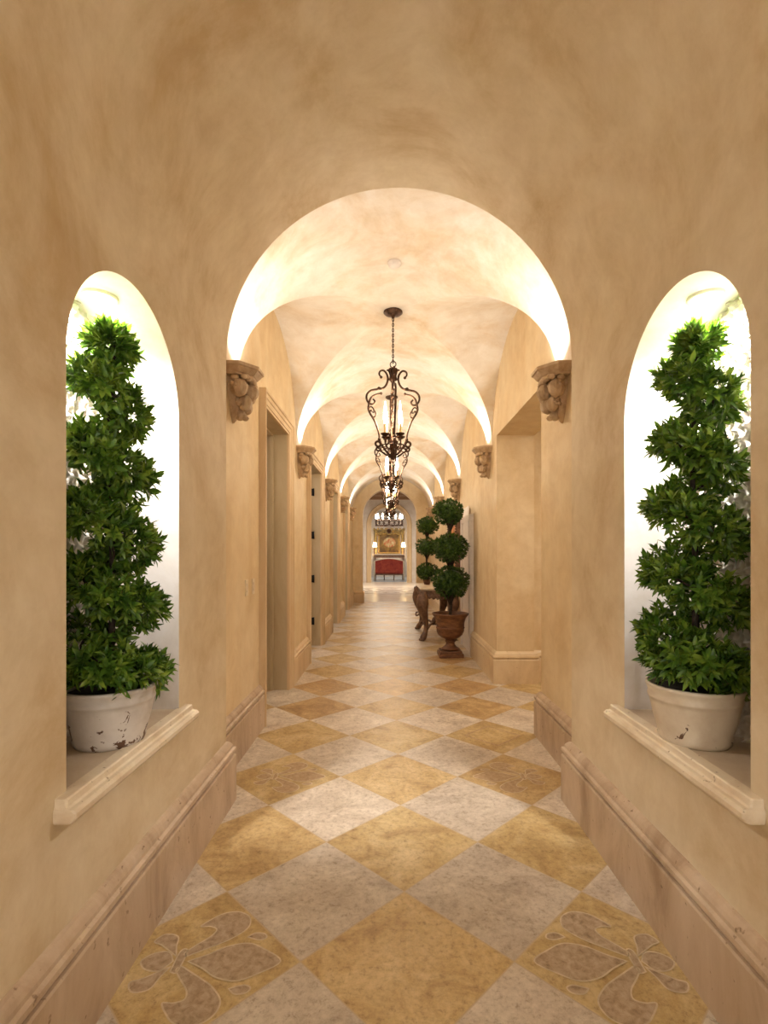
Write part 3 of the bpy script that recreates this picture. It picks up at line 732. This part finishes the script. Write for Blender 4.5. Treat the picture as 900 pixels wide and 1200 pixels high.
def spiral_tree(px, py, az0, z_az, label, seed):
    t = thing('spiral_topiary', label, 'plant', (px, py, NZ0), 0, 'spiral topiaries in the niches')
    rnd = random.Random(seed); b = MB()
    ZB, ZT = 0.225, 1.455; pitch = 0.238; SX = 0.82
    def ctr(z):
        u = (z-ZB)/(ZT-ZB); R = 0.138*(1-u)+0.066*u; q = 0.084*(1-u)+0.060*u
        if u > 0.9: R *= max(0, (1-u)/0.1)*0.8+0.2
        a = az0-2*PI*((z+NZ0-H)-z_az)/pitch
        return Vector((R*SX*math.cos(a), R*math.sin(a), z)), q, a, u
    total = 1250; lean = Vector((-0.012 if px > 0 else 0.012, -0.035, 0))
    for i in range(total):
        u = (i+rnd.random())/total; u = 1-(1-u)**0.86; z = ZB+(ZT-ZB)*u
        c, q, a, _ = ctr(z); c = c+lean*(u**3)
        T = Vector((math.sin(a)*SX, -math.cos(a), 0.30)).normalized()
        out = Vector((math.cos(a), math.sin(a), 0)); upv = Vector((0, 0, 1)); 
        ph = rnd.gauss(0.25, 1.25)
        nd = out*math.cos(ph)+upv*math.sin(ph)*0.95
        nd = nd+T*rnd.uniform(-.35, .35)
        rr = q*(rnd.uniform(0.35, 0.95) if i % 3 else rnd.uniform(0.75, 1.0))
        p = c+Vector((nd.x*SX, nd.y, nd.z*0.82)).normalized()*rr
        sprig(b, p, nd+Vector((0, 0, 0.22)), rnd, rnd.uniform(0.036, 0.052), 6, 1.0, 0.36)
    for i in range(260):  # inner growth around the stem
        u = rnd.random(); z = ZB+(ZT-ZB)*u; a = rnd.uniform(0, 6.28); q = rnd.uniform(0.02, 0.085-0.045*u)
        sprig(b, Vector((math.cos(a)*q*SX, math.sin(a)*q, z))+lean*(u**3), Vector((math.cos(a), math.sin(a), rnd.uniform(-.4, .8))), rnd, 0.042, 5, 1.0, 0.36)
    for i in range(46):   # crown
        a = rnd.uniform(0, 6.28); e = rnd.uniform(0.2, 1.5); d = Vector((math.cos(a)*math.cos(e), math.sin(a)*math.cos(e), math.sin(e)))
        sprig(b, Vector((0, 0, ZT-0.06))+lean+Vector((d.x*0.065*SX, d.y*0.065, d.z*0.07)), d, rnd, 0.055, 8, 0.8, 0.27)
    for i in range(110):  # skirt over the rim of the pot
        a = rnd.uniform(0, 6.28); e = rnd.uniform(-0.3, 0.7); r = rnd.uniform(0.10, 0.185); d = Vector((math.cos(a)*math.cos(e), math.sin(a)*math.cos(e), math.sin(e)))
        sprig(b, Vector((math.cos(a)*r*SX, math.sin(a)*r, 0.255+rnd.uniform(-0.015, 0.05))), d, rnd, 0.052, 8, 0.85)
    fo = b.build('foliage', 'leaf', t, fix=False)
    b = MB(); b.tube(spline([(0, 0, 0.19), (0.008, 0.004, 0.6), (-0.006, 0.0, 1.0), (lean.x*.8, lean.y*.8, 1.38)], 5), [0.013-0.0005*k for k in range(16)], 8); b.build('trunk', 'trunk', t)
    b = MB()
    zz = ZB
    pts = []
    while zz < ZT: pts.append(ctr(zz)[0]*0.8+lean*(((zz-ZB)/(ZT-ZB))**3)+Vector((0, 0, zz*0.2))); zz += 0.012
    b.tube(pts, 0.005, 6); b.build('branch', 'trunk', t)
    b = MB(); b.lathe([(0, 0.0), (0.112, 0.0), (0.117, 0.006), (0.121, 0.02), (0.119, 0.03), (0.134, 0.080), (0.145, 0.135), (0.148, 0.150), (0.152, 0.153), (0.154, 0.162), (0.151, 0.170), (0.156, 0.190), (0.160, 0.196), (0.160, 0.206), (0.151, 0.208), (0.147, 0.195), (0.142, 0.165)], 48)
    b.build('pot', 'pot' if px < 0 else 'pot_cream', t)
    b = MB(); b.lathe([(0.146, 0.180), (0.08, 0.187), (0, 0.19)], 32); b.build('soil', 'soil', t)
    return t
spiral_tree(-1.015, 1.868, math.radians(28), -0.20, 'spiral leafy topiary in chipped white pot standing in the left wall niche', 5)
spiral_tree(1.115, 1.878, math.radians(149), -0.06, 'spiral leafy topiary in cream pot standing in the right wall niche', 11)

def ball_topiary(loc, label, balls, stem_r, seed, ln, potfn, ncl):
    t = thing('ball_topiary', label, 'plant', loc, 0); rnd = random.Random(seed)
    for (cx, cy, cz_, rx, rz_) in balls:
        b = MB(); cnt = int(ncl*(rx/0.25)**2)
        b.ball((cx, cy, cz_), (rx*0.72, rx*0.72, rz_*0.68), 14, 10)
        for i in range(cnt):
            u = rnd.uniform(-1, 1); a = rnd.uniform(0, 6.28); s_ = math.sqrt(1-u*u); d = Vector((s_*math.cos(a), s_*math.sin(a), u))
            k = rnd.uniform(0.76, 0.90)*(1+0.07*math.sin(3*a+cz_*9)+0.05*math.sin(5*u+a*2))
            sprig(b, Vector((cx+d.x*rx*k, cy+d.y*rx*k, cz_+d.z*rz_*k)), Vector((d.x, d.y, d.z*1.2)), rnd, ln, 6, 0.9, 0.34)
        b.build('leaf_ball', 'boxleaf', t, fix=False)
    z0 = balls[0][2]; zt = balls[-1][2]
    b = MB(); b.tube(spline([(0, 0, potfn), (0.01, 0, (potfn+z0)/2), (0, 0, z0), (-0.01, 0, (z0+zt)/2), (0, 0, zt)], 4), stem_r, 8)
    for (cx, cy, cz_, rx, rz_) in balls:
        for k in range(4):
            a = k*PI/2+0.4; b.tube([(0, 0, max(potfn, cz_-rz_*1.45)), (math.cos(a)*rx*0.18, math.sin(a)*rx*0.18, max(potfn, cz_-rz_*0.95)), (math.cos(a)*rx*0.4, math.sin(a)*rx*0.4, cz_-rz_*0.5)], stem_r*0.55, 6)
    b.build('trunk', 'trunk', t)
    return t
# topiary in the urn (rises from its own soil, urn is its own thing's part)
UX, UY = 0.845, 7.10
k = UY/F
t = ball_topiary((UX, UY, 0), 'three tier clipped ball topiary planted in rusty brown footed urn on the floor', [
    (0.0, 0, H-31*k, 0.275, 0.235), (0.0, 0, H+8*k, 0.262, 0.215), (-0.02, 0, H+50*k, 0.225, 0.185)], 0.022, 2, 0.036, 0.56, 560)
b = MB(); b.lathe([(0, 0.55), (0.10, 0.55), (0.22, 0.545)], 24); b.build('soil', 'soil', t)
b = MB()
b.lathe([(0.0, 0.085), (0.10, 0.09), (0.125, 0.10), (0.12, 0.115), (0.085, 0.135), (0.062, 0.165), (0.058, 0.19), (0.072, 0.205), (0.075, 0.215), (0.060, 0.225), (0.075, 0.24), (0.125, 0.262), (0.165, 0.30), (0.185, 0.345), (0.190, 0.385), (0.200, 0.392), (0.196, 0.402), (0.190, 0.41), (0.195, 0.47), (0.215, 0.53), (0.245, 0.570), (0.255, 0.585), (0.25, 0.597), (0.235, 0.595), (0.22, 0.56), (0.21, 0.53)], 40,
        mod=lambda a, z: 1+0.03*math.cos(16*a) if 0.24 < z < 0.38 else 1)
b.box(-0.165, 0.165, -0.165, 0.165, 0.0, 0.055); b.box(-0.145, 0.145, -0.145, 0.145, 0.055, 0.088)
b.build('urn', 'urn', t, bevel=0.004)

# console table by the right wall
TX0, TX1, TY0, TY1, TZ = 0.50, 1.08, 8.28, 9.72, 0.86
t = thing('console_table', 'carved dark wood console table with cream stone top against the right wall', 'table', ((TX0+TX1)/2, (TY0+TY1)/2, 0))
hx, hy = (TX1-TX0)/2, (TY1-TY0)/2
b = MB(); lay = []
for o_, z in ((-0.012, TZ), (0.0, TZ-0.006), (0.004, TZ-0.018), (-0.006, TZ-0.026), (-0.010, TZ-0.034), (-0.03, TZ-0.045)):
    lay.append([(-hx-o_, -hy-o_, z), (hx+o_, -hy-o_, z), (hx+o_, hy+o_, z), (-hx-o_, hy+o_, z)])
vs = [p for l in lay for p in l]; fs = [(0,1,2,3), tuple(range(20, 24))]
for i in range(5):
    for q in range(4): fs.append((i*4+q, i*4+(q+1) % 4, (i+1)*4+(q+1) % 4, (i+1)*4+q))
b.add(vs, fs); b.build('tabletop', 'sill', t)
b = MB(); ax, ay = hx-0.05, hy-0.05
for s in (-1, 1):
    b.box(-ax, ax, s*ay-0.015, s*ay+0.015, TZ-0.13, TZ-0.045); b.box(s*ax-0.015, s*ax+0.015, -ay, ay, TZ-0.13, TZ-0.045)
for s in (-1, 1):
    for q in range(13):
        u = -1+q/6; b.ball((s*(ax+0.012), u*ay*0.9, TZ-0.13-0.035*(1-u*u)+0.02*(q % 2)), (0.022, 0.05, 0.032), 8, 6)
        b.ball((u*ax*0.85, s*(ay+0.012), TZ-0.13-0.03*(1-u*u)+0.02*(q % 2)), (0.03, 0.022, 0.032), 8, 6)
b.build('apron', 'carved', t)
for sx_ in (-1, 1):
    for sy_ in (-1, 1):
        b = MB(); bx, by = sx_*(ax-0.01), sy_*(ay-0.03)
        pr = [(0.00, TZ-0.06, 0.055), (0.02, TZ-0.15, 0.075), (0.03, TZ-0.26, 0.085), (0.01, TZ-0.37, 0.068), (-0.04, TZ-0.50, 0.044), (-0.065, TZ-0.62, 0.034), (-0.045, TZ-0.73, 0.034), (0.01, 0.05, 0.044), (0.045, 0.028, 0.030)]
        p3 = spline([(bx+sx_*o_*0.7, by+sy_*o_*0.8, z) for o_, z, r in pr], 4); rs = spline([(r, 0, 0) for o_, z, r in pr], 4)
        b.tube(p3, [max(0.012, r.x*1.2) for r in rs], 10)
        for z, r in ((TZ-0.12, 0.05), (TZ-0.22, 0.055), (TZ-0.33, 0.045)):     # acanthus swellings
            for q in range(6):
                a = q*PI/3; b.ball((bx+sx_*0.02+math.cos(a)*r*1.1, by+sy_*0.02+math.sin(a)*r*1.1, z+0.02*(q % 2)), (0.022, 0.022, 0.045), 8, 6)
        for q in (-0.6, 0, 0.6):                                                # paw toes
            a = math.atan2(sy_, sx_)+q; b.ball((bx+math.cos(a)*0.055, by+math.sin(a)*0.055, 0.022), (0.026, 0.026, 0.022), 8, 6)
        b.tube(spline([(bx-sx_*0.02, by-sy_*0.03, 0.30), (bx+sx_*0.045, by+sy_*0.03, 0.25), (bx+sx_*0.05, by+sy_*0.04, 0.31), (bx+sx_*0.02, by+sy_*0.02, 0.32)], 4), 0.014, 6)
        b.build('leg', 'carved', t)
b = MB()
for sx_, sy_ in ((1, 1), (1, -1)):
    b.tube(spline([(-sx_*(ax-0.06), -sy_*(ay-0.08), 0.16), (-sx_*0.08, -sy_*0.25, 0.22), (0, 0, 0.19), (sx_*0.08, sy_*0.25, 0.22), (sx_*(ax-0.06), sy_*(ay-0.08), 0.16)], 5), 0.022, 8)
b.ball((0, 0, 0.24), (0.05, 0.05, 0.07), 12, 8, 8, 0.2); b.build('stretcher', 'carved', t)
# topiary on the table
kk = 9.30/F
t = ball_topiary((0.685, 9.30, TZ), 'smaller three tier ball topiary standing on the carved console table', [
    (0, 0, H-21*kk-TZ+0.02, 0.21, 0.165), (0, 0, H+9.5*kk-TZ, 0.215, 0.17), (0.02, 0, H+34.5*kk-TZ, 0.22, 0.165)], 0.016, 7, 0.036, 0.03, 420)
b = MB(); b.lathe([(0, 0.002), (0.05, 0.002), (0.052, 0.01), (0.065, 0.05), (0.072, 0.075), (0.078, 0.08), (0.078, 0.088), (0.066, 0.086), (0, 0.08)], 24); b.build('pot', 'urn', t)
# gilt framed picture on the right wall above the table
def picture_mat():
    m, nt, b = mat('orange_brown_canvas')
    v = coords(nt); n1 = noise(nt, v, 6, 6, 0.65, 1.0)
    L(nt, ramp(nt, n1, [(0.3, (0.16, 0.04, 0.015)), (0.45, (0.50, 0.17, 0.04)), (0.58, (0.75, 0.36, 0.11)), (0.7, (0.80, 0.62, 0.35))]), b.inputs['Base Color'])
    b.inputs['Roughness'].default_value = 0.5; return m
M['canvas'] = picture_mat()
t = thing('framed_picture', 'tall gilt framed orange picture on the right wall behind the ball topiary', 'picture', (XR, 8.95, 1.50))
b = MB(); b.box(-0.03, 0, -0.50, 0.50, -0.42, 0.42); b.build('canvas', 'canvas', t)
b = MB()
prof = [(0, 0.0), (0, 0.035), (0.02, 0.05), (0.05, 0.045), (0.07, 0.075), (0.09, 0.07), (0.10, 0.0)]
def fr(u, v, h): return (-h, u, v)
b.sweep([(-0.5, -0.42), (-0.5, 0.42)], prof, fr); b.sweep([(-0.5, 0.42), (0.5, 0.42)], prof, fr); b.sweep([(0.5, 0.42), (0.5, -0.42)], prof, fr); b.sweep([(0.5, -0.42), (-0.5, -0.42)], prof, fr)
for q in range(22):
    z = -0.45+0.9*q/21; b.ball((-0.075, -0.565, z), (0.03, 0.026, 0.022), 8, 6); b.ball((-0.075, 0.565, z), (0.03, 0.026, 0.022), 8, 6)
b.ball((-0.06, -0.56, 0.50), (0.05, 0.06, 0.06), 10, 8, 6, 0.3); b.ball((-0.06, 0.56, 0.50), (0.05, 0.06, 0.06), 10, 8, 6, 0.3)
b.build('frame', 'carved', t)

# ------------------------------------------------------------------ wrought iron lanterns
def make_lantern():
    """origin at the ceiling canopy; local z runs down"""
    t = thing('iron_lantern', 'x', 'chandelier', (0, 0, 0)); q = 4.72/F/7.5
    top = ZS+RISE-H
    def R(x): return (457-x)*q
    def Z(y): return (650-(380+y/7.5))*4.72/F-top
    b = MB(); b.lathe([(0, 0.02), (0.085, 0.02), (0.088, 0.0), (0.075, -0.012), (0.04, -0.026), (0.018, -0.034), (0.012, -0.05), (0, -0.052)], 32); b.build('canopy', 'iron', t)
    zr = Z(340)
    b = MB(); z = -0.045; i = 0
    while z > zr+0.04:
        b.torus((0, 0, z-0.017), 0.0085, 0.0030, 10, 5, T=None, ax=((1, 0, 0) if i % 2 else (0, 1, 0)))
        vv = b.v[-50:]; base = len(b.v)-50
        for j in range(base, len(b.v)):
            x, y, zz = b.v[j]; b.v[j] = (x, y, (zz-(z-0.017))*1.9+(z-0.017))
        z -= 0.024; i += 1
    b.tube([(0.004, 0, -0.04), (-0.004, 0.004, (zr-0.04)/2), (0.004, 0, zr+0.02)], 0.0022, 5)
    b.build('chain', 'iron', t)
    b = MB(); b.torus((0, 0, zr), 0.028, 0.0045, 24, 6, ax=(0.3, 1, 0)); b.build('ring', 'iron', t)
    b = MB()
    b.lathe([(0, Z(372)), (0.02, Z(376)), (0.046, Z(384)), (0.046, Z(392)), (0.034, Z(405)), (0.026, Z(430)), (0.030, Z(455)), (0.036, Z(470)), (0.034, Z(480)), (0.012, Z(492)), (0, Z(495))], 20, mod=lambda a, z: 1+0.12*math.cos(8*a))
    for k in range(6):
        a = k*PI/3; b.tube(spline([(0.02*math.cos(a), 0.02*math.sin(a), Z(470)), (0.03*math.cos(a), 0.03*math.sin(a), Z(420)), (0.050*math.cos(a), 0.050*math.sin(a), Z(388)), (0.058*math.cos(a), 0.058*math.sin(a), Z(398))], 4), [0.007]*5+[0.006]*4+[0.005]*4, 6)
    b.build('crown', 'iron', t)
    b = MB(); b.tube([(0, 0, Z(480)), (0, 0, Z(1150))], 0.0055, 8)
    for y in (620, 800, 900): b.ball((0, 0, Z(y)), (0.011, 0.011, 0.014), 10, 8)
    b.build('rod', 'iron', t)
    main = [(352, 455), (336, 432), (342, 405), (372, 396), (400, 425), (411, 470), (398, 520), (368, 552), (320, 563), (262, 575), (228, 610), (226, 655), (252, 690), (285, 692), (296, 668), (280, 648)]
    inner = [(352, 598), (300, 612), (262, 640), (246, 690), (240, 735), (258, 780), (290, 830), (315, 890), (332, 950), (338, 1010), (342, 1040)]
    curl2 = [(244, 735), (262, 715), (285, 735), (288, 765), (270, 760)]
    curl3 = [(262, 788), (285, 808), (306, 790), (302, 765), (288, 745)]
    low = [(336, 1000), (350, 1035), (334, 1062), (308, 1055), (305, 1030), (330, 1020), (355, 1045), (400, 1110), (458, 1165)]
    low2 = [(345, 1085), (312, 1075), (318, 1100), (350, 1105), (400, 1140), (455, 1172)]
    NA = 4; G = 1/0.73
    for k in range(NA):
        a = 2*PI*k/NA+math.radians(185); ca, sa = math.cos(a), math.sin(a); b = MB()
        for crv, r0 in ((main, 0.0085), (inner, 0.0085), (curl2, 0.0055), (curl3, 0.006), (low, 0.0095), (low2, 0.0075)):
            p = spline([(R(x)*ca, R(x)*sa, Z(y)) for x, y in crv], 5)
            b.tube(p, [1.2*r0*(0.75+0.25*math.sin(PI*i/(len(p)-1))) for i in range(len(p))], 7)
            b.ball(tuple(p[0]), r0*1.6, 8, 6)
        for x, y in ((340, 560), (246, 690), (262, 752)):
            b.ball((R(x)*ca, R(x)*sa, Z(y)), (0.013, 0.013, 0.009), 8, 6)
        # small leaf where the scrolls part
        b.tube(spline([(R(352)*ca, R(352)*sa, Z(560)), (R(330)*ca, R(330)*sa, Z(545)), (R(318)*ca, R(318)*sa, Z(560))], 3), [0.008, 0.009, 0.008, 0.007, 0.006, 0.004, 0.002], 6)
        b.build('scroll_arm', 'iron', t)
    b = MB()
    b.lathe([(0, Z(1185)), (0.010, Z(1178)), (0.018, Z(1165)), (0.014, Z(1150)), (0.028, Z(1135)), (0.020, Z(1110)), (0.034, Z(1080)), (0.030, Z(1050)), (0.045, Z(1020)), (0.02, Z(1000)), (0.008, Z(960))], 16, mod=lambda a, z: 1+0.15*math.cos(5*a))
    b.torus((0, 0, Z(1060)), 0.115, 0.006, 30, 6)
    b.build('hub', 'iron', t)
    NCd = 4
    for k in range(NCd):
        a = 2*PI*k/NCd+math.radians(222); ca, sa = math.cos(a), math.sin(a); r = 0.096
        b = MB(); b.tube(spline([(0.015*ca, 0.015*sa, Z(1060)), (0.05*ca, 0.05*sa, Z(1085)), (r*ca, r*sa, Z(1050)), (r*ca, r*sa, Z(985))], 5), 0.0055, 7)
        b.lathe([(0.0, Z(985)), (0.02, Z(982)), (0.040, Z(968)), (0.043, Z(962)), (0.036, Z(966)), (0, Z(975))], 18, T=Matrix.Translation((r*ca, r*sa, 0)))
        arm = b.build('candle_cup', 'iron', t)
        b = MB(); b.lathe([(0.013, Z(972)), (0.0135, Z(880)), (0.010, Z(876)), (0, Z(876))], 14, T=Matrix.Translation((r*ca, r*sa, 0))); b.build('candle_sleeve', 'candle', arm)
        b = MB(); b.lathe([(0.008, Z(878)), (0.015, Z(850)), (0.018, Z(820)), (0.015, Z(780)), (0.008, Z(730)), (0.003, Z(690)), (0, Z(680))], 12, T=Matrix.Translation((r*ca, r*sa, 0))); b.build('bulb', 'bulb', arm)
    lamp('lantern_glow', 'POINT', (0, 0, Z(790)), P_LANTERN, (1.0, 0.82, 0.58), t, shadow_soft_size=0.09)
    return t
lt0 = make_lantern()
for i, bay in enumerate(bays):
    o = lt0 if i == 0 else dup(lt0)
    o.location = (0.036, (bay[0]+bay[1])/2, ZS+RISE-0.012)
    o.rotation_euler = (0, 0, 0.17*i)
    o['label'] = 'scrolled wrought iron candle lantern hanging from the corridor vault, ' + ['nearest of the row', 'second from the viewer', 'third from the viewer', 'smallest and farthest'][i]
    o['category'] = 'chandelier'; o['group'] = 'iron lanterns along the corridor'

# ------------------------------------------------------------------ hall chandelier
t = thing('crystal_chandelier', 'wide round crystal chandelier with candle lights hanging in the hall beyond', 'chandelier', (0.0, 20, H+1.25))
b = MB(); b.torus((0, 0, 0.12), 0.53, 0.022, 48, 8); b.torus((0, 0, -0.12), 0.53, 0.018, 48, 8); b.tube([(0, 0, -0.35), (0, 0, 1.55)], 0.02, 8)
for k in range(16):
    a = 2*PI*k/16; a2 = a+PI/16
    b.torus((0.53*math.cos(a2), 0.53*math.sin(a2), 0.0), 0.085, 0.010, 14, 5, ax=(math.cos(a2), math.sin(a2), 0))
    b.tube([(0.53*math.cos(a), 0.53*math.sin(a), 0.12), (0.53*math.cos(a), 0.53*math.sin(a), -0.12)], 0.009, 6)
for k in range(6):
    a = k*PI/3; b.tube([(0, 0, -0.1), (0.53*math.cos(a), 0.53*math.sin(a), -0.12)], 0.012, 6); b.tube(spline([(0.02*math.cos(a), 0.02*math.sin(a), 0.8), (0.1*math.cos(a), 0.1*math.sin(a), 0.5), (0.53*math.cos(a), 0.53*math.sin(a), 0.12)], 5), 0.012, 6)
b.ball((0, 0, -0.32), (0.09, 0.09, 0.11), 12, 8); b.ball((0, 0, 0.45), (0.10, 0.10, 0.16), 12, 8)
b.build('frame', 'iron', t)
for k in range(16):
    a = 2*PI*k/16; b = MB(); b.lathe([(0, -0.07), (0.022, -0.03), (0.012, 0.03), (0, 0.045)], 6, T=Matrix.Translation((0.53*math.cos(a), 0.53*math.sin(a), -0.19)), smooth=False); b.build('crystal_drop', 'crystal', t)
for k in range(12):
    a = 2*PI*k/12; b = MB(); b.lathe([(0.02, 0), (0.034, 0.05), (0.03, 0.11), (0.01, 0.17), (0, 0.18)], 10, T=Matrix.Translation((0.50*math.cos(a), 0.50*math.sin(a), 0.15))); b.build('bulb', 'bulb', t)

# ------------------------------------------------------------------ far room: settee, console, painting, lamps
t = thing('settee', 'red upholstered settee with curved cream frame seen from behind through the far arch', 'sofa', (0, 28.2, 0))
s28 = 28.2/F
b = MB(); n = 20; vs = []; top = []
for q in range(n+1):
    x = -0.76+1.52*q/n; zt = 1.04+0.12*math.cos(x/0.76*PI/2)
    vs += [(x, -0.05, 0.40), (x, -0.05, zt), (x, 0.05, zt), (x, 0.05, 0.40)]
fs = []
for q in range(n):
    for j in range(4): fs.append((q*4+j, q*4+(j+1) % 4, (q+1)*4+(j+1) % 4, (q+1)*4+j))
fs += [(0,1,2,3), (n*4+3, n*4+2, n*4+1, n*4)]
b.add(vs, fs); b.build('backrest', 'red', t)
b = MB(); b.tube([(x, 0, 1.05+0.12*math.cos(x/0.76*PI/2)) for x in frange(-0.78, 0.78, 20)], 0.035, 8)
for s in (-1, 1): b.tube([(s*0.79, 0, 0.0), (s*0.79, 0, 1.06)], 0.04, 8); b.tube(spline([(s*0.79, 0, 0.66), (s*0.83, 0.3, 0.70), (s*0.80, 0.62, 0.66), (s*0.78, 0.62, 0.4)], 4), 0.035, 8)
b.build('back_frame', 'cream_wood', t)
b = MB(); b.box(-0.76, 0.76, 0.03, 0.68, 0.32, 0.50); b.build('seat', 'red', t, bevel=0.03)
b = MB(); b.box(-0.79, 0.79, -0.03, 0.70, 0.27, 0.34); b.build('seat_frame', 'carved', t, bevel=0.01)
for x in (-0.76, -0.27, 0.27, 0.76):
    for y in (0.0, 0.64):
        b = MB(); b.tube([(x, y, 0.30), (x, y, 0.15), (x, y, 0.0)], [0.04, 0.028, 0.022], 8); b.build('leg', 'carved', t)
t = thing('console_table', 'long dark console under the gold painting at the back of the far room', 'table', (0, 32.40, 0))
b = MB(); b.box(-1.0, 1.0, -0.2, 0.2, 1.38, 1.44); b.build('tabletop', 'cream_wood', t, bevel=0.01)
b = MB(); b.box(-0.94, 0.94, -0.17, 0.17, 1.20, 1.38); b.build('apron', 'carved', t, bevel=0.01)
for sx_ in (-1, 1):
    for sy_ in (-1, 1): b = MB(); b.tube([(sx_*.88, sy_*.13, 1.25), (sx_*.9, sy_*.13, 0.7), (sx_*.86, sy_*.13, 0.2), (sx_*.9, sy_*.13, 0)], [.05, .035, .03, .04], 8); b.build('leg', 'carved', t)
def painting_mat():
    m, nt, b = mat('gold_flower_canvas')
    v = coords(nt); n1 = noise(nt, v, 2.5, 6, 0.6, 0.8); n2 = noise(nt, v, 6, 6, 0.7, 0.6)
    bg = ramp(nt, n1, [(0.3, (0.05, 0.025, 0.008)), (0.5, (0.17, 0.09, 0.018)), (0.7, (0.32, 0.20, 0.04))])
    g = N(nt, 'ShaderNodeTexGradient', gradient_type='SPHERICAL'); vv = coords(nt, (1.9, 1, 2.4), loc=(-0.05, 0, -0.15)); L(nt, vv, g.inputs['Vector'])
    f = ramp(nt, mth(nt, 'MULTIPLY', g.outputs['Fac'], mth(nt, 'ADD', n2, 0.6)), [(0.22, (0, 0, 0)), (0.34, (1, 1, 1))])
    c = mix(nt, f, bg, ramp(nt, n2, [(0.42, (0.45, 0.10, 0.03)), (0.54, (0.50, 0.40, 0.20)), (0.64, (0.62, 0.55, 0.36))]))
    L(nt, c, b.inputs['Base Color']); b.inputs['Roughness'].default_value = 0.5; return m
M['painting'] = painting_mat()
t = thing('framed_painting', 'gold toned flower painting on the back wall of the far room', 'picture', (0.0, 32.97, H+0.72))
b = MB(); b.box(-0.62, 0.62, -0.03, 0.02, -0.58, 0.58); b.build('canvas', 'painting', t)
b = MB()
for x0, x1, z0, z1 in ((-.70,-.62,-.66,.66), (.62,.70,-.66,.66), (-.62,.62,.58,.66), (-.62,.62,-.66,-.58)): b.box(x0, x1, -0.07, 0.02, z0, z1)
b.build('frame', 'gilt', t, bevel=0.01)
t = thing('window_valance', 'swagged gold fabric valance hung above the flower painting', 'curtain', (0, 32.85, H+1.55))
b = MB()
for k in range(3):
    cx = -0.62+0.62*k
    for r in range(4): b.tube([(cx+x, -0.02*r, 0.02-0.02*r-(0.10+0.045*r)*(1-(x/0.31)**2)) for x in frange(-0.31, 0.31, 10)], 0.035, 8)
b.box(-1.0, 1.0, -0.05, 0.08, 0.0, 0.16); b.build('swag', 'gold_fabric', t)
for s, nm in ((-1, 'left'), (1, 'right')):
    b = MB(); b.lathe([(0.13, -1.72), (0.12, -1.6), (0.10, -1.55), (0.085, -0.1), (0.10, 0.0)], 16, mod=lambda a, z: 1+0.08*math.cos(8*a)); b.build('curtain_panel', 'gold_fabric', t, loc=(s*0.86, -0.02, 0))
for s, nm in ((-1, 'left'), (1, 'right')):
    t = thing('table_lamp', 'lit candlestick lamp on the %s end of the far console' % nm, 'lamp', (s*0.90, 32.38, 1.44), 0, 'lamps on the far console')
    b = MB(); b.lathe([(0, 0), (0.07, 0), (0.07, 0.02), (0.02, 0.05), (0.03, 0.15), (0.015, 0.25), (0.02, 0.42), (0.03, 0.45)], 12); b.build('base', 'carved', t)
    b = MB(); b.lathe([(0.14, 0.44), (0.09, 0.74)], 16); b.build('lamp_shade', 'shade', t)
    lamp('lamp_glow', 'POINT', (0, 0, 0.55), 12, WARM, t, shadow_soft_size=0.08)
